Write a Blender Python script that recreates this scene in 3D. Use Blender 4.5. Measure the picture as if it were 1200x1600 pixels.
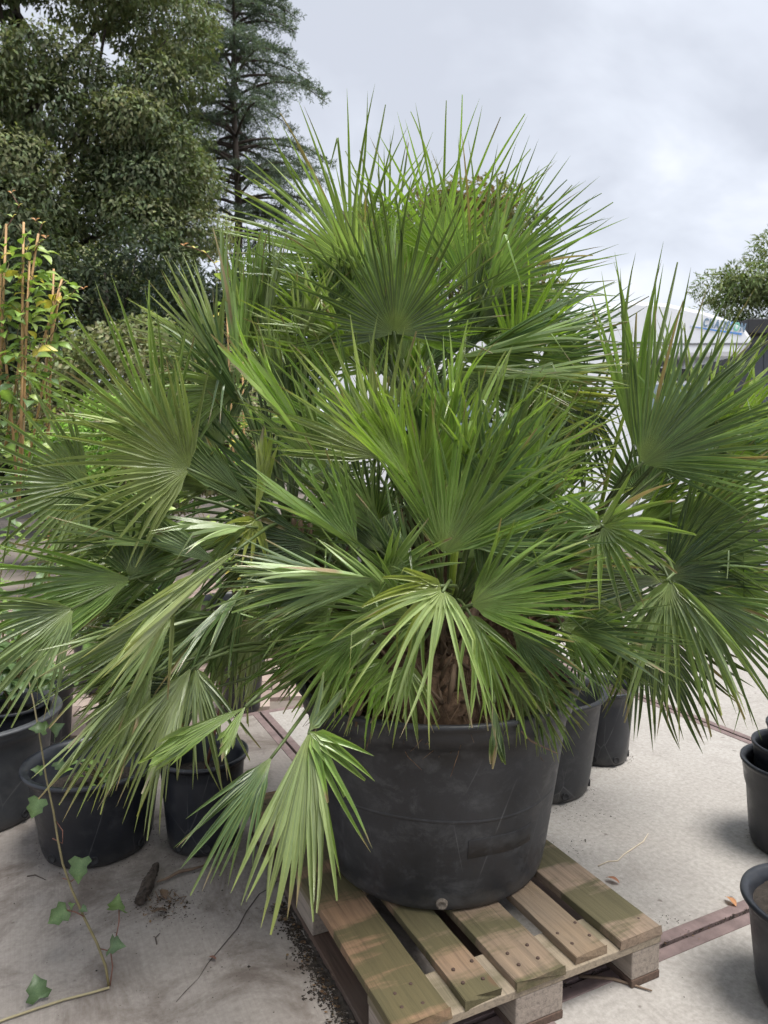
import bpy, math, random
import numpy as np
from mathutils import Vector, Matrix

for o in list(bpy.data.objects): bpy.data.objects.remove(o)
SC = bpy.context.scene
COL = SC.collection
R_ = math.radians

# ------------------------------------------------------------------ camera
CAM_H, FPX, HORIZON = 1.4, 1130.0, 710.0          # photo is 1200 x 1600
PITCH = math.atan((800 - HORIZON) / FPX)
cd = bpy.data.cameras.new('camera'); cam = bpy.data.objects.new('camera', cd); COL.objects.link(cam)
cam.location = (0, 0, CAM_H); cam.rotation_euler = (math.pi / 2 - PITCH, 0, 0)
cd.sensor_fit = 'VERTICAL'; cd.sensor_height = 36; cd.lens = 36 * FPX / 1600
cd.clip_start = 0.05; cd.clip_end = 500
cd.dof.use_dof = True; cd.dof.focus_distance = 2.0; cd.dof.aperture_fstop = 7.0
SC.camera = cam

# ------------------------------------------------------------------ world: overcast sky, soft sun
SUN_EL, SUN_ROT = 70, 118
w = bpy.data.worlds.new('World'); SC.world = w; w.use_nodes = True
nt = w.node_tree; nt.nodes.clear()
def nn(nt, t, **kw):
    n = nt.nodes.new(t)
    for k, v in kw.items():
        if k.startswith('i_'): n.inputs[int(k[2:])].default_value = v
        else: setattr(n, k, v)
    return n
out = nn(nt, 'ShaderNodeOutputWorld'); bg = nn(nt, 'ShaderNodeBackground'); bg.inputs[1].default_value = 0.05
sky = nn(nt, 'ShaderNodeTexSky', sky_type='NISHITA', sun_disc=False, sun_elevation=R_(SUN_EL), sun_rotation=R_(SUN_ROT))
tc = nn(nt, 'ShaderNodeTexCoord'); sep = nn(nt, 'ShaderNodeSeparateXYZ')
nt.links.new(tc.outputs['Generated'], sep.inputs[0])
ad = nn(nt, 'ShaderNodeMath', operation='ADD', i_1=0.35); nt.links.new(sep.outputs[2], ad.inputs[0])
ab = nn(nt, 'ShaderNodeMath', operation='MAXIMUM', i_1=0.2); nt.links.new(ad.outputs[0], ab.inputs[0])
dx = nn(nt, 'ShaderNodeMath', operation='DIVIDE'); dy = nn(nt, 'ShaderNodeMath', operation='DIVIDE')
for d, i in ((dx, 0), (dy, 1)):
    nt.links.new(sep.outputs[i], d.inputs[0]); nt.links.new(ab.outputs[0], d.inputs[1])
cx = nn(nt, 'ShaderNodeCombineXYZ'); nt.links.new(dx.outputs[0], cx.inputs[0]); nt.links.new(dy.outputs[0], cx.inputs[1])
cx.inputs[2].default_value = 3.7
n1 = nn(nt, 'ShaderNodeTexNoise'); n1.inputs['Scale'].default_value = 2.1; n1.inputs['Detail'].default_value = 5; n1.inputs['Roughness'].default_value = 0.5
n1.inputs['Distortion'].default_value = 0.35
nt.links.new(cx.outputs[0], n1.inputs['Vector'])
rp = nn(nt, 'ShaderNodeValToRGB')
rp.color_ramp.elements[0].position = 0.38; rp.color_ramp.elements[0].color = (.535, .565, .635, 1)
rp.color_ramp.elements[1].position = 0.64; rp.color_ramp.elements[1].color = (.81, .835, .89, 1)
e = rp.color_ramp.elements.new(0.52); e.color = (.655, .69, .765, 1)
nt.links.new(n1.outputs[0], rp.inputs[0])
sc10 = nn(nt, 'ShaderNodeVectorMath', operation='SCALE'); sc10.inputs['Scale'].default_value = 7.3
nt.links.new(rp.outputs[0], sc10.inputs[0])
mx = nn(nt, 'ShaderNodeMix', data_type='RGBA'); mx.inputs[0].default_value = 0.94
nt.links.new(sky.outputs[0], mx.inputs[6]); nt.links.new(sc10.outputs[0], mx.inputs[7])
nt.links.new(mx.outputs[2], bg.inputs[0]); nt.links.new(bg.outputs[0], out.inputs[0])

sd = bpy.data.lights.new('sun', 'SUN'); sun = bpy.data.objects.new('sun', sd); COL.objects.link(sun)
sd.energy = 1.5; sd.angle = R_(28); sd.color = (1.0, .97, .92)
# sun direction: azimuth measured like the sky texture (rotation about z from +y)
sv = Vector((math.sin(R_(SUN_ROT)) * math.cos(R_(SUN_EL)), math.cos(R_(SUN_ROT)) * math.cos(R_(SUN_EL)), math.sin(R_(SUN_EL))))
sun.rotation_euler = sv.to_track_quat('Z', 'Y').to_euler(); sun.location = sv * 30
SC.view_settings.view_transform = 'Standard'; SC.view_settings.look = 'None'
SC.view_settings.gamma = 1; SC.view_settings.exposure = 1.84; SC.view_settings.use_curve_mapping = False
SC.render.engine = 'CYCLES'; SC.cycles.use_denoising = True
SC.cycles.max_bounces = 4; SC.cycles.diffuse_bounces = 2; SC.cycles.glossy_bounces = 2; SC.cycles.transmission_bounces = 3
SC.cycles.use_adaptive_sampling = True; SC.cycles.adaptive_threshold = 0.04

# ------------------------------------------------------------------ helpers
def ray(u, v):
    d = Vector(((u - 600) / FPX, 1, -(v - 800) / FPX)); c, s = math.cos(PITCH), math.sin(PITCH)
    return Vector((d.x, d.y * c + d.z * s, -d.y * s + d.z * c))
def P(u, v, y):                                    # a place in the yard seen in that direction at distance y
    d = ray(u, v); return Vector((0, 0, CAM_H)) + d * (y / d.y)
def G(u, v, z=0.0):
    d = ray(u, v); return Vector((0, 0, CAM_H)) + d * ((z - CAM_H) / d.z)

def mesh_np(name, V, F, uv=None, col=None, smooth=True):
    V = np.asarray(V, dtype=np.float32); F = np.asarray(F, dtype=np.int32)
    me = bpy.data.meshes.new(name); k = F.shape[1]
    me.vertices.add(len(V)); me.vertices.foreach_set('co', V.ravel())
    me.loops.add(F.size); me.loops.foreach_set('vertex_index', F.ravel())
    me.polygons.add(len(F)); me.polygons.foreach_set('loop_start', np.arange(len(F), dtype=np.int32) * k)
    me.polygons.foreach_set('use_smooth', np.full(len(F), smooth))
    me.update(calc_edges=True)
    if uv is not None:
        l = me.uv_layers.new(name='UVMap'); l.data.foreach_set('uv', np.asarray(uv, dtype=np.float32)[F.ravel()].ravel())
    if col is not None:
        a = me.color_attributes.new('col', 'FLOAT_COLOR', 'POINT')
        c = np.ones((len(V), 4), dtype=np.float32); c[:, :3] = col; a.data.foreach_set('color', c.ravel())
    return me
class MB:                                           # collects polygons for one mesh
    def __init__(s): s.v = []; s.f = []
    def add(s, v, f):
        b = len(s.v); s.v += [tuple(p) for p in v]; s.f += [tuple(i + b for i in q) for q in f]; return s
    def box(s, c, d, m=None):
        x, y, z = d[0] / 2, d[1] / 2, d[2] / 2
        v = [Vector((sx * x, sy * y, sz * z)) + Vector(c) for sx in (-1, 1) for sy in (-1, 1) for sz in (-1, 1)]
        if m: v = [m @ p for p in v]
        return s.add(v, [(0, 1, 3, 2), (4, 6, 7, 5), (0, 4, 5, 1), (2, 3, 7, 6), (0, 2, 6, 4), (1, 5, 7, 3)])
    def lathe(s, prof, c=(0, 0, 0), seg=48, wob=0.0):
        v, f = [], []
        for r, z in prof:
            for k in range(seg):
                a = 2 * math.pi * k / seg; rr = r * (1 + wob * math.sin(2 * a + 1) + wob * .5 * math.sin(3 * a))
                v.append((c[0] + rr * math.cos(a), c[1] + rr * math.sin(a), c[2] + z))
        for i in range(len(prof) - 1):
            for k in range(seg):
                k2 = (k + 1) % seg
                f.append((i * seg + k, i * seg + k2, (i + 1) * seg + k2, (i + 1) * seg + k))
        return s.add(v, f)
    def tube(s, pts, rad, seg=8):
        pts = [Vector(p) for p in pts]; n = len(pts)
        if not hasattr(rad, '__len__'): rad = [rad] * n
        v, f = [], []; up = Vector((.31, .17, .93))
        for i, p in enumerate(pts):
            t = (pts[min(i + 1, n - 1)] - pts[max(i - 1, 0)]).normalized()
            a = t.cross(up)
            if a.length < .05: a = t.cross(Vector((1, 0, 0)))
            a.normalize(); b = t.cross(a); up = -b if False else up
            for k in range(seg):
                g = 2 * math.pi * k / seg; v.append(p + (a * math.cos(g) + b * math.sin(g)) * rad[i])
        for i in range(n - 1):
            for k in range(seg):
                k2 = (k + 1) % seg; f.append((i * seg + k, i * seg + k2, (i + 1) * seg + k2, (i + 1) * seg + k))
        f.append(tuple(range(seg))[::-1]); f.append(tuple(range((n - 1) * seg, n * seg)))
        return s.add(v, f)
    def mesh(s, name, smooth=False):
        me = bpy.data.meshes.new(name); me.from_pydata(s.v, [], s.f); me.update()
        if smooth: me.polygons.foreach_set('use_smooth', [True] * len(me.polygons))
        return me
def obj(name, me, mat=None, parent=None, bevel=0, smooth_angle=None):
    o = bpy.data.objects.new(name, me); COL.objects.link(o)
    if mat and not me.materials: me.materials.append(mat)
    if parent: o.parent = parent
    if bevel:
        b = o.modifiers.new('bevel', 'BEVEL'); b.width = bevel; b.segments = 2; b.limit_method = 'ANGLE'; b.angle_limit = R_(40)
    return o
def tag(o, label, cat, group=None):
    o['label'] = label; o['category'] = cat
    if group: o['group'] = group
    return o
def empty(name, loc=(0, 0, 0), rz=0.0):
    o = bpy.data.objects.new(name, None); COL.objects.link(o); o.location = loc; o.rotation_euler.z = rz; o.empty_display_size = .1
    return o
def struct(o): o['kind'] = 'structure'; return o
def stuff(o): o['kind'] = 'stuff'; return o
def bez(a, b, c, d, n=10):
    return [a * (1 - t) ** 3 + b * 3 * t * (1 - t) ** 2 + c * 3 * t * t * (1 - t) + d * t ** 3 for t in [i / (n - 1) for i in range(n)]]

# ------------------------------------------------------------------ materials
def mat_new(name):
    m = bpy.data.materials.new(name); m.use_nodes = True
    nt = m.node_tree; b = nt.nodes['Principled BSDF']; return m, nt, b
def ramp(nt, src, stops):
    r = nn(nt, 'ShaderNodeValToRGB'); el = r.color_ramp.elements
    while len(el) < len(stops): el.new(.5)
    for q, (p, c) in zip(el, stops): q.position = p; q.color = (*c, 1)
    nt.links.new(src, r.inputs[0]); return r.outputs[0]
def noise(nt, vec, scale, detail=4, rough=.55, dist=0.0):
    n = nn(nt, 'ShaderNodeTexNoise'); n.inputs['Scale'].default_value = scale; n.inputs['Detail'].default_value = detail
    n.inputs['Roughness'].default_value = rough; n.inputs['Distortion'].default_value = dist
    if vec is not None: nt.links.new(vec, n.inputs['Vector'])
    return n.outputs[0]
def mapping(nt, vec, scale=(1, 1, 1), rot=(0, 0, 0), loc=(0, 0, 0)):
    m = nn(nt, 'ShaderNodeMapping'); m.inputs['Scale'].default_value = scale; m.inputs['Rotation'].default_value = rot; m.inputs['Location'].default_value = loc
    nt.links.new(vec, m.inputs[0]); return m.outputs[0]
def mixc(nt, f, a, b, mode='MIX'):
    m = nn(nt, 'ShaderNodeMix', data_type='RGBA', blend_type=mode)
    for i, x in ((0, f), (6, a), (7, b)):
        if hasattr(x, 'is_linked'): nt.links.new(x, m.inputs[i])
        elif i == 0: m.inputs[0].default_value = x
        else: m.inputs[i].default_value = (*x, 1)
    return m.outputs[2]
def bump(nt, b, h, s=.3, d=.01):
    n = nn(nt, 'ShaderNodeBump'); n.inputs['Strength'].default_value = s; n.inputs['Distance'].default_value = d
    nt.links.new(h, n.inputs['Height']); nt.links.new(n.outputs[0], b.inputs['Normal'])
def coords(nt, kind='Object'): return nn(nt, 'ShaderNodeTexCoord').outputs[kind]
def plain(name, c, rough=.6, var=.25, scale=8, metal=0, spec=.5, bmp=.15):
    m, nt, b = mat_new(name); v = coords(nt)
    n = noise(nt, v, scale, 6, .6)
    col = ramp(nt, n, [(.25, [x * (1 - var) for x in c]), (.75, [min(1, x * (1 + var)) for x in c])])
    nt.links.new(col, b.inputs['Base Color']); b.inputs['Roughness'].default_value = rough; b.inputs['Metallic'].default_value = metal
    b.inputs['Specular IOR Level'].default_value = spec
    if bmp: bump(nt, b, noise(nt, v, scale * 8, 4), bmp, .004)
    return m
def leafmat(name, trans=.3, rough=.45, vein=0.0, spec=.5):
    m, nt, b = mat_new(name)
    a = nn(nt, 'ShaderNodeAttribute', attribute_name='col')
    c = a.outputs['Color']
    nz = noise(nt, coords(nt, 'Object'), 14, 3)
    c = mixc(nt, 1.0, c, ramp(nt, nz, [(.3, (.8, .84, .8)), (.7, (1.15, 1.1, 1.1))]), 'MULTIPLY')
    if vein:
        uv = coords(nt, 'UV'); sp = nn(nt, 'ShaderNodeSeparateXYZ'); nt.links.new(uv, sp.inputs[0])
        wv = nn(nt, 'ShaderNodeTexWave', wave_type='BANDS', bands_direction='X'); wv.inputs['Scale'].default_value = 2.3; wv.inputs['Distortion'].default_value = .4
        nt.links.new(uv, wv.inputs['Vector'])
        c = mixc(nt, vein, c, mixc(nt, 1.0, c, ramp(nt, wv.outputs[0], [(0, (.72, .76, .7)), (1, (1.22, 1.18, 1.2))]), 'MULTIPLY'))
        fx = nn(nt, 'ShaderNodeMath', operation='FRACT'); nt.links.new(sp.outputs[0], fx.inputs[0])
        pp = nn(nt, 'ShaderNodeMath', operation='PINGPONG', i_1=.5); nt.links.new(fx.outputs[0], pp.inputs[0])
        c = mixc(nt, ramp(nt, pp.outputs[0], [(.36, (0, 0, 0)), (.46, (.7, .7, .7))]), c, mixc(nt, .6, c, (.34, .40, .16)))
        c = mixc(nt, ramp(nt, pp.outputs[0], [(.05, (.5, .5, .5)), (.12, (0, 0, 0))]), c, (.30, .36, .13))
        bump(nt, b, wv.outputs[0], .25, .002)
    nt.links.new(c, b.inputs['Base Color']); b.inputs['Roughness'].default_value = rough; b.inputs['Specular IOR Level'].default_value = spec
    t = nn(nt, 'ShaderNodeBsdfTranslucent')
    tcol = mixc(nt, 1.0, c, (1.25, 1.35, .65), 'MULTIPLY'); nt.links.new(tcol, t.inputs[0])
    ms = nn(nt, 'ShaderNodeMixShader'); ms.inputs[0].default_value = trans
    o = nt.nodes['Material Output']
    nt.links.new(b.outputs[0], ms.inputs[1]); nt.links.new(t.outputs[0], ms.inputs[2]); nt.links.new(ms.outputs[0], o.inputs[0])
    return m
M_PALM = leafmat('palm_leaf', .27, .30, .7, 1.0)
M_LEAF = leafmat('tree_leaf', .25, .75, 0, .15)
M_NEAR = leafmat('near_leaf', .3, .38, 0, .5)
M_PET = plain('petiole_green', (.085, .12, .035), .5, .5, 25)
M_BARK = plain('bark', (.07, .055, .045), .9, .4, 6, bmp=.6)
M_FIBRE = plain('palm_fibre', (.15, .092, .055), .95, .7, 70, bmp=1)
M_SOIL = plain('potting_soil', (.040, .031, .024), .95, .8, 60, bmp=1)
M_SOILB = plain('brown_root_soil', (.10, .06, .037), .95, .5, 40, bmp=.9)
M_CANE = plain('bamboo_cane', (.50, .30, .13), .55, .2, 12)
M_TWIG = plain('dry_twig', (.16, .11, .075), .85, .3, 30)
M_VINE = plain('vine_stem', (.17, .14, .06), .6, .35, 15)
M_VINER = plain('red_stem', (.17, .07, .045), .55, .3, 15)

def pot_mat(name, c, dust=.5, seed=0.0, rough=.5):
    m, nt, b = mat_new(name); v = coords(nt)
    v = mapping(nt, v, loc=(seed, seed * 2, 0))
    n1 = noise(nt, v, 5, 8, .65); n2 = noise(nt, mapping(nt, v, (3, 3, 4)), 3.5, 10, .78, .3)
    base = ramp(nt, n1, [(.3, [x * .75 for x in c]), (.7, [x * 1.3 for x in c])])
    d = ramp(nt, n2, [(.50, (0, 0, 0)), (.72, (dust, dust, dust))])
    col = mixc(nt, d, base, (.13, .13, .128))
    sc = nn(nt, 'ShaderNodeTexVoronoi', feature='DISTANCE_TO_EDGE'); sc.inputs['Scale'].default_value = 7
    nt.links.new(mapping(nt, v, (1.0, 1.0, .35), (0.4, .6, 0)), sc.inputs['Vector'])
    s = ramp(nt, sc.outputs[0], [(0, (.6, .6, .6)), (.010, (0, 0, 0))])
    s2 = mixc(nt, 1.0, s, ramp(nt, noise(nt, v, 3.3), [(.55, (0, 0, 0)), (.68, (1, 1, 1))]), 'MULTIPLY')
    col = mixc(nt, s2, col, (.16, .16, .16))
    zz = nn(nt, 'ShaderNodeSeparateXYZ'); nt.links.new(coords(nt), zz.inputs[0])
    nz_ = nn(nt, 'ShaderNodeMath', operation='MULTIPLY_ADD', i_1=.22, i_2=-.06); nt.links.new(noise(nt, v, 9, 9, .75), nz_.inputs[0])
    dz_ = nn(nt, 'ShaderNodeMath', operation='SUBTRACT'); nt.links.new(nz_.outputs[0], dz_.inputs[0]); nt.links.new(zz.outputs[2], dz_.inputs[1])
    mud = ramp(nt, dz_.outputs[0], [(0, (0, 0, 0)), (.05, (.55 * dust + .15,) * 3)])
    col = mixc(nt, mud, col, (.105, .095, .082))
    nt.links.new(col, b.inputs['Base Color'])
    rr = ramp(nt, n2, [(.4, (rough - .1,) * 3), (.7, (rough + .25,) * 3)]); nt.links.new(rr, b.inputs['Roughness'])
    bump(nt, b, n1, .12, .01); return m
M_POT = pot_mat('black_pot_plastic', (.024, .025, .028), .5, 0, .5)
M_POT2 = pot_mat('clean_pot_plastic', (.014, .016, .021), .2, 3, .38)
M_POTG = pot_mat('grey_pot_plastic', (.055, .058, .064), .4, 6, .5)

def concrete(name, dirt):
    m, nt, b = mat_new(name); v = coords(nt)
    n1 = noise(nt, v, 1.6, 6, .6); n2 = noise(nt, v, 60, 4, .7); n3 = noise(nt, v, 3.2, 10, .72, .6)
    base = ramp(nt, n1, [(.3, (.30, .278, .255)), (.7, (.375, .355, .33))])
    base = mixc(nt, .55, base, mixc(nt, 1.0, base, ramp(nt, n2, [(.3, (.62, .60, .58)), (.65, (1.22, 1.22, 1.22))]), 'MULTIPLY'))
    # brushed finish
    wv = noise(nt, mapping(nt, v, (120, 1.5, 1), (0, 0, -.28)), 1.0, 6, .7)
    base = mixc(nt, .32 if dirt > .3 else .16, base, mixc(nt, 1.0, base, ramp(nt, wv, [(.3, (.58, .57, .56)), (.7, (1.28, 1.28, 1.28))]), 'MULTIPLY'))
    if dirt > .3: base = mixc(nt, .46, base, (.150, .118, .098))  # overall dark tint: real dirt plus the palm's shade put into the colour
    st = ramp(nt, n3, [(.58 - .15 * dirt, (0, 0, 0)), (.74 - .16 * dirt, (dirt, dirt, dirt))])
    base = mixc(nt, st, base, (.085, .063, .050))
    sp = noise(nt, v, 23, 2, .5)
    base = mixc(nt, ramp(nt, sp, [(.70, (0, 0, 0)), (.76, (.6, .6, .6))]), base, (.08, .06, .05))
    nt.links.new(base, b.inputs['Base Color']); b.inputs['Roughness'].default_value = .88
    hh = nn(nt, 'ShaderNodeMath', operation='ADD'); nt.links.new(wv, hh.inputs[0]); nt.links.new(n2, hh.inputs[1])
    bump(nt, b, hh.outputs[0], .35, .004); return m
M_CON = concrete('concrete_clean', .28); M_COND = concrete('concrete_dirty_shaded', .75)
M_STEEL = plain('rusty_steel_edge', (.165, .118, .112), .8, .4, 14, bmp=.4)
M_PAVER = plain('pink_paver', (.33, .25, .215), .9, .18, 9, bmp=.4)
M_DIRT = plain('ground_dirt', (.16, .135, .115), .95, .4, 3, bmp=.5)

def wood(name, algae, c=(.36, .26, .17), seed=0.0):
    m, nt, b = mat_new(name); v = mapping(nt, coords(nt), loc=(seed * 3.1, seed * 5.7, seed))
    g = noise(nt, mapping(nt, v, (30, 1.1, 30)), 3, 8, .7, .8)
    base = ramp(nt, g, [(.25, [x * .42 for x in c]), (.5, c), (.75, [x * 1.35 for x in c])])
    grey = ramp(nt, noise(nt, v, 3, 4), [(.45, (0, 0, 0)), (.7, (.35, .35, .35))]); base = mixc(nt, grey, base, (.17, .15, .125))
    a = noise(nt, mapping(nt, v, (.45, 2.2, 1)), 2.0, 6, .62)
    f = ramp(nt, a, [(.50 - .05 * algae, (0, 0, 0)), (.56 - .05 * algae, (.82 * min(1, algae * 3),) * 3)])
    base = mixc(nt, f, base, mixc(nt, g, (.030, .031, .011), (.100, .094, .036)))
    kn = nn(nt, 'ShaderNodeTexVoronoi'); kn.inputs['Scale'].default_value = 5.5; nt.links.new(mapping(nt, v, (1, .55, 0)), kn.inputs['Vector'])
    base = mixc(nt, ramp(nt, kn.outputs['Distance'], [(.05, (.85,) * 3), (.085, (0, 0, 0))]), base, (.11, .065, .035))
    nt.links.new(base, b.inputs['Base Color']); b.inputs['Roughness'].default_value = .85
    bump(nt, b, g, .5, .004); return m

# ------------------------------------------------------------------ ground: yard of steel-edged slabs, pavers behind
TH = R_(26.0); UD = Vector((math.cos(TH), math.sin(TH), 0)); WD = Vector((-math.sin(TH), math.cos(TH), 0))
ground = struct(obj('ground', MB().add([(-150, -20, -.03), (150, -20, -.03), (150, 300, -.03), (-150, 300, -.03)], [(0, 1, 2, 3)]).mesh('ground'), M_DIRT))
UJ = [-5.08, -3.03, -.98, 1.073, 3.125, 5.18, 7.23]; VJ = [-3.0, -.94, 1.413, 3.764]
slabs = struct(empty('concrete_slabs'))
def slab(u0, u1, v0, v1, mat):
    g = .007; u0 += g; u1 -= g; v0 += g; v1 -= g
    c = UD * (u0 + u1) / 2 + WD * (v0 + v1) / 2
    s = obj('concrete_slab', MB().box((0, 0, -.05), (u1 - u0, v1 - v0, .1)).mesh('concrete_slab'), mat, slabs, .004)
    s.location = c; s.rotation_euler.z = TH
    e = .036
    for (x, y, a, b) in ((0, (v1 - v0) / 2 - e / 2, u1 - u0, e), (0, -(v1 - v0) / 2 + e / 2, u1 - u0, e),
                         ((u1 - u0) / 2 - e / 2, 0, e, v1 - v0 - 2 * e), (-(u1 - u0) / 2 + e / 2, 0, e, v1 - v0 - 2 * e)):
        obj('steel_edge', MB().box((x, y, -.009), (a + .001, b + .001, .024)).mesh('steel_edge'), M_STEEL, s, .002)
for j in range(3):
    for i in range(6):
        if j == 0 and i in (0, 5): continue
        slab(UJ[i], UJ[i + 1], VJ[j], VJ[j + 1], M_COND if (i <= 2 and j >= 1) else M_CON)
cks = random.Random(2); ck = [(438, 1372), (425, 1385), (405, 1398), (385, 1425), (372, 1450), (345, 1482), (325, 1505), (310, 1530), (288, 1552), (275, 1566)]
cv, cf = [], []
for i, (u, v) in enumerate(ck):
    g = G(u, v); wdt = .0028 * (1 - i / 11)
    cv += [(g.x - wdt, g.y + cks.uniform(-.004, .004), .0012), (g.x + wdt, g.y + cks.uniform(-.004, .004), .0012)]
cf = [(2 * i, 2 * i + 1, 2 * i + 3, 2 * i + 2) for i in range(len(ck) - 1)]
obj('crack', MB().add(cv, cf).mesh('crack'), plain('crack_dirt', (.05, .04, .035), .95), slabs)
for i in (4, 5): slab(UJ[i], UJ[i + 1], 3.764, 5.8, M_CON)
# pavers: rows across the yard behind the slabs
rng = random.Random(4)
paving = struct(empty('brick_paving'))
PL, PW = .21, .15
pm = [MB().box((0, 0, -.04), (PL - .010, PW - .010, .08)).mesh('paver') for _ in range(1)][0]
ca, sa = math.cos(R_(8)), math.sin(R_(8))
far = MB(); npv = 0
mats = [M_PAVER, plain('pink_paver_pale', (.37, .295, .255), .9, .15, 9, bmp=.4), plain('pink_paver_dark', (.26, .195, .17), .9, .2, 9, bmp=.4)]
pms = []
for m in mats:
    q = pm.copy(); q.materials.append(m); pms.append(q)
for r in range(0, 34):
    for k in range(-34, 40):
        x0 = k * PL + (PL / 2 if r % 2 else 0); y0 = 3.2 + r * PW
        x = x0 * ca + (y0 - 3.2) * -sa; y = 3.2 + x0 * sa + (y0 - 3.2) * ca
        p = Vector((x, y, 0))
        vv = p.dot(WD); uu = p.dot(UD)
        if vv < 3.764 + .12 or (uu > 3.0 and vv < 5.9): continue
        if y > 8 or abs(x) > 3.6: continue
        c = (x, y, -.004 + rng.uniform(-.003, .003))
        if -2.7 < x < .9 and y < 5.2:
            o = obj('paver', rng.choice(pms), None, paving); o.location = c
            o.rotation_euler = (rng.uniform(-.01, .01), rng.uniform(-.01, .01), R_(8) + rng.uniform(-.02, .02)); npv += 1
        else:
            far.box((0, 0, -.04), (PL - .01, PW - .01, .08), Matrix.Translation(c) @ Matrix.Rotation(R_(8), 4, 'Z'))
stuff(obj('paver_field', far.mesh('paver_field'), M_PAVER, paving))

# ------------------------------------------------------------------ foliage tools
def leaf_quads(Pn, D, N, L, W, col, bend=.12):
    n = len(Pn); D = D / (np.linalg.norm(D, axis=1, keepdims=True) + 1e-9)
    S = np.cross(D, N); S /= (np.linalg.norm(S, axis=1, keepdims=True) + 1e-9)
    U = np.cross(S, D)
    L = L[:, None]; W = W[:, None]
    V = np.stack([Pn, Pn + D * L * .45 + S * W * .5 + U * L * .06, Pn + D * L - U * L * bend, Pn + D * L * .45 - S * W * .5 + U * L * .06], 1).reshape(-1, 3)
    F = np.arange(n * 4).reshape(n, 4)
    return V, F, np.repeat(col, 4, 0)
def nrand(rs, n): 
    v = rs.normal(size=(n, 3)); return v / np.linalg.norm(v, axis=1, keepdims=True)
def vary(rs, base, n, amt=.25, hue=.12):
    base = np.array(base); k = 1 + rs.uniform(-amt, amt, (n, 1)); h = 1 + rs.uniform(-hue, hue, (n, 3)); return np.clip(base * k * h, 0, 1)
def clump_leaves(rs, cen, rad, per, leafL, leafW, cols, down=.5, out=.6, shell=.55):
    Ps, Ds, Ns, Ls, Ws, Cs = [], [], [], [], [], []
    for c, r in zip(cen, rad):
        n = int(per * (r / np.mean(rad)) ** 2)
        d = nrand(rs, n); d[:, 2] = d[:, 2] * .8 + .15
        q = rs.uniform(shell, 1.0, (n, 1)) ** .6
        Ps.append(np.array(c) + d * q * r * np.array([1, 1, .75]))
        Ds.append(d * out + nrand(rs, n) * .7 + np.array([0, 0, -down])); Ns.append(d * .9 + nrand(rs, n) * .4 + np.array([0, 0, .7]))
        Ls.append(leafL * rs.uniform(.7, 1.3, n)); Ws.append(leafW * rs.uniform(.7, 1.3, n))
        base = np.array(cols[rs.randint(len(cols))])
        Cs.append(vary(rs, base, n, .28, .1))
    return leaf_quads(np.concatenate(Ps), np.concatenate(Ds), np.concatenate(Ns), np.concatenate(Ls), np.concatenate(Ws), np.concatenate(Cs))
def broad_tree(name, label, base, trunk_h, cen, radii, nclump, crad, per, leafL, leafW, cols, seed, trunk_r=.2, group=None, front=.3, down=.5, lean=0, cat='tree'):
    rs = np.random.RandomState(seed)
    t = tag(empty(name, base), label, cat, group)
    bx, by, bz = base
    cs = []
    for _ in range(nclump):
        d = nrand(rs, 1)[0]
        if d[1] > 0 and rs.rand() > front: d[1] *= -1
        cs.append(np.array(cen) + d * np.array(radii) * rs.uniform(.45, 1.0) ** .7 - np.array(base))
    rad = rs.uniform(crad * .65, crad * 1.3, nclump)
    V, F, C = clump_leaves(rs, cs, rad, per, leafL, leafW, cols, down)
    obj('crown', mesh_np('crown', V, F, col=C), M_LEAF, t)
    mb = MB(); c0 = np.array(cen) - np.array(base)
    top = Vector((c0[0] + lean, c0[1], c0[2] + radii[2] * .75))
    mid = Vector((c0[0] * .5, c0[1] * .5, trunk_h))
    path = bez(Vector((0, 0, -.05)), Vector((0, 0, trunk_h * .5)), mid, top, 12)
    mb.tube(path, [trunk_r * (1 - .8 * i / 11) for i in range(12)], 9)
    for i in range(0, nclump, max(1, nclump // 26)):
        s = path[rs.randint(4, 11)]; e = Vector(cs[i])
        mb.tube(bez(s, s + (e - s) * .3 + Vector((0, 0, .3)), s + (e - s) * .7, e, 6), [trunk_r * .32, trunk_r * .26, trunk_r * .2, trunk_r * .14, trunk_r * .09, trunk_r * .04], 5)
    obj('trunk', mb.mesh('trunk', True), M_BARK, t)
    return t

# ------------------------------------------------------------------ trees and far background
broad_tree('broadleaf_tree', 'huge dark green broadleaf tree filling the upper left corner', (-7.8, 17, 0), 3.2, (-8.3, 17, 8.8), (4.5, 3.2, 6.8),
           270, .9, 900, .13, .056, [(.17, .205, .115), (.21, .245, .13), (.14, .172, .10), (.27, .30, .165)], 11, .38, front=.28, down=.55)  # leaf greens greyed and lightened: distance haze put into the colour
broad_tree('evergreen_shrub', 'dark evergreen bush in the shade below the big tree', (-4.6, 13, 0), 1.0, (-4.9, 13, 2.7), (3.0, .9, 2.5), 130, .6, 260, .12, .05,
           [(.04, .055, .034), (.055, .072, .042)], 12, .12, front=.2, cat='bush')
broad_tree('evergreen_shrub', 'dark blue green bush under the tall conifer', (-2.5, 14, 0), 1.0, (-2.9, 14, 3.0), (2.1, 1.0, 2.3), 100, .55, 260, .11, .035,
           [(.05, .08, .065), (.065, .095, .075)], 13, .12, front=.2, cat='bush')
broad_tree('bramble_mound', 'pale ivy and bramble mound behind the tall leaf on the left', (-3.1, 9.0, 0), .8, (-3.05, 9.2, 1.8), (1.7, .7, 1.15), 130, .34, 210, .07, .045,
           [(.24, .26, .13), (.29, .30, .18), (.30, .26, .19), (.19, .22, .10)], 14, .05, front=.25, down=.3, cat='shrub')
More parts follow.
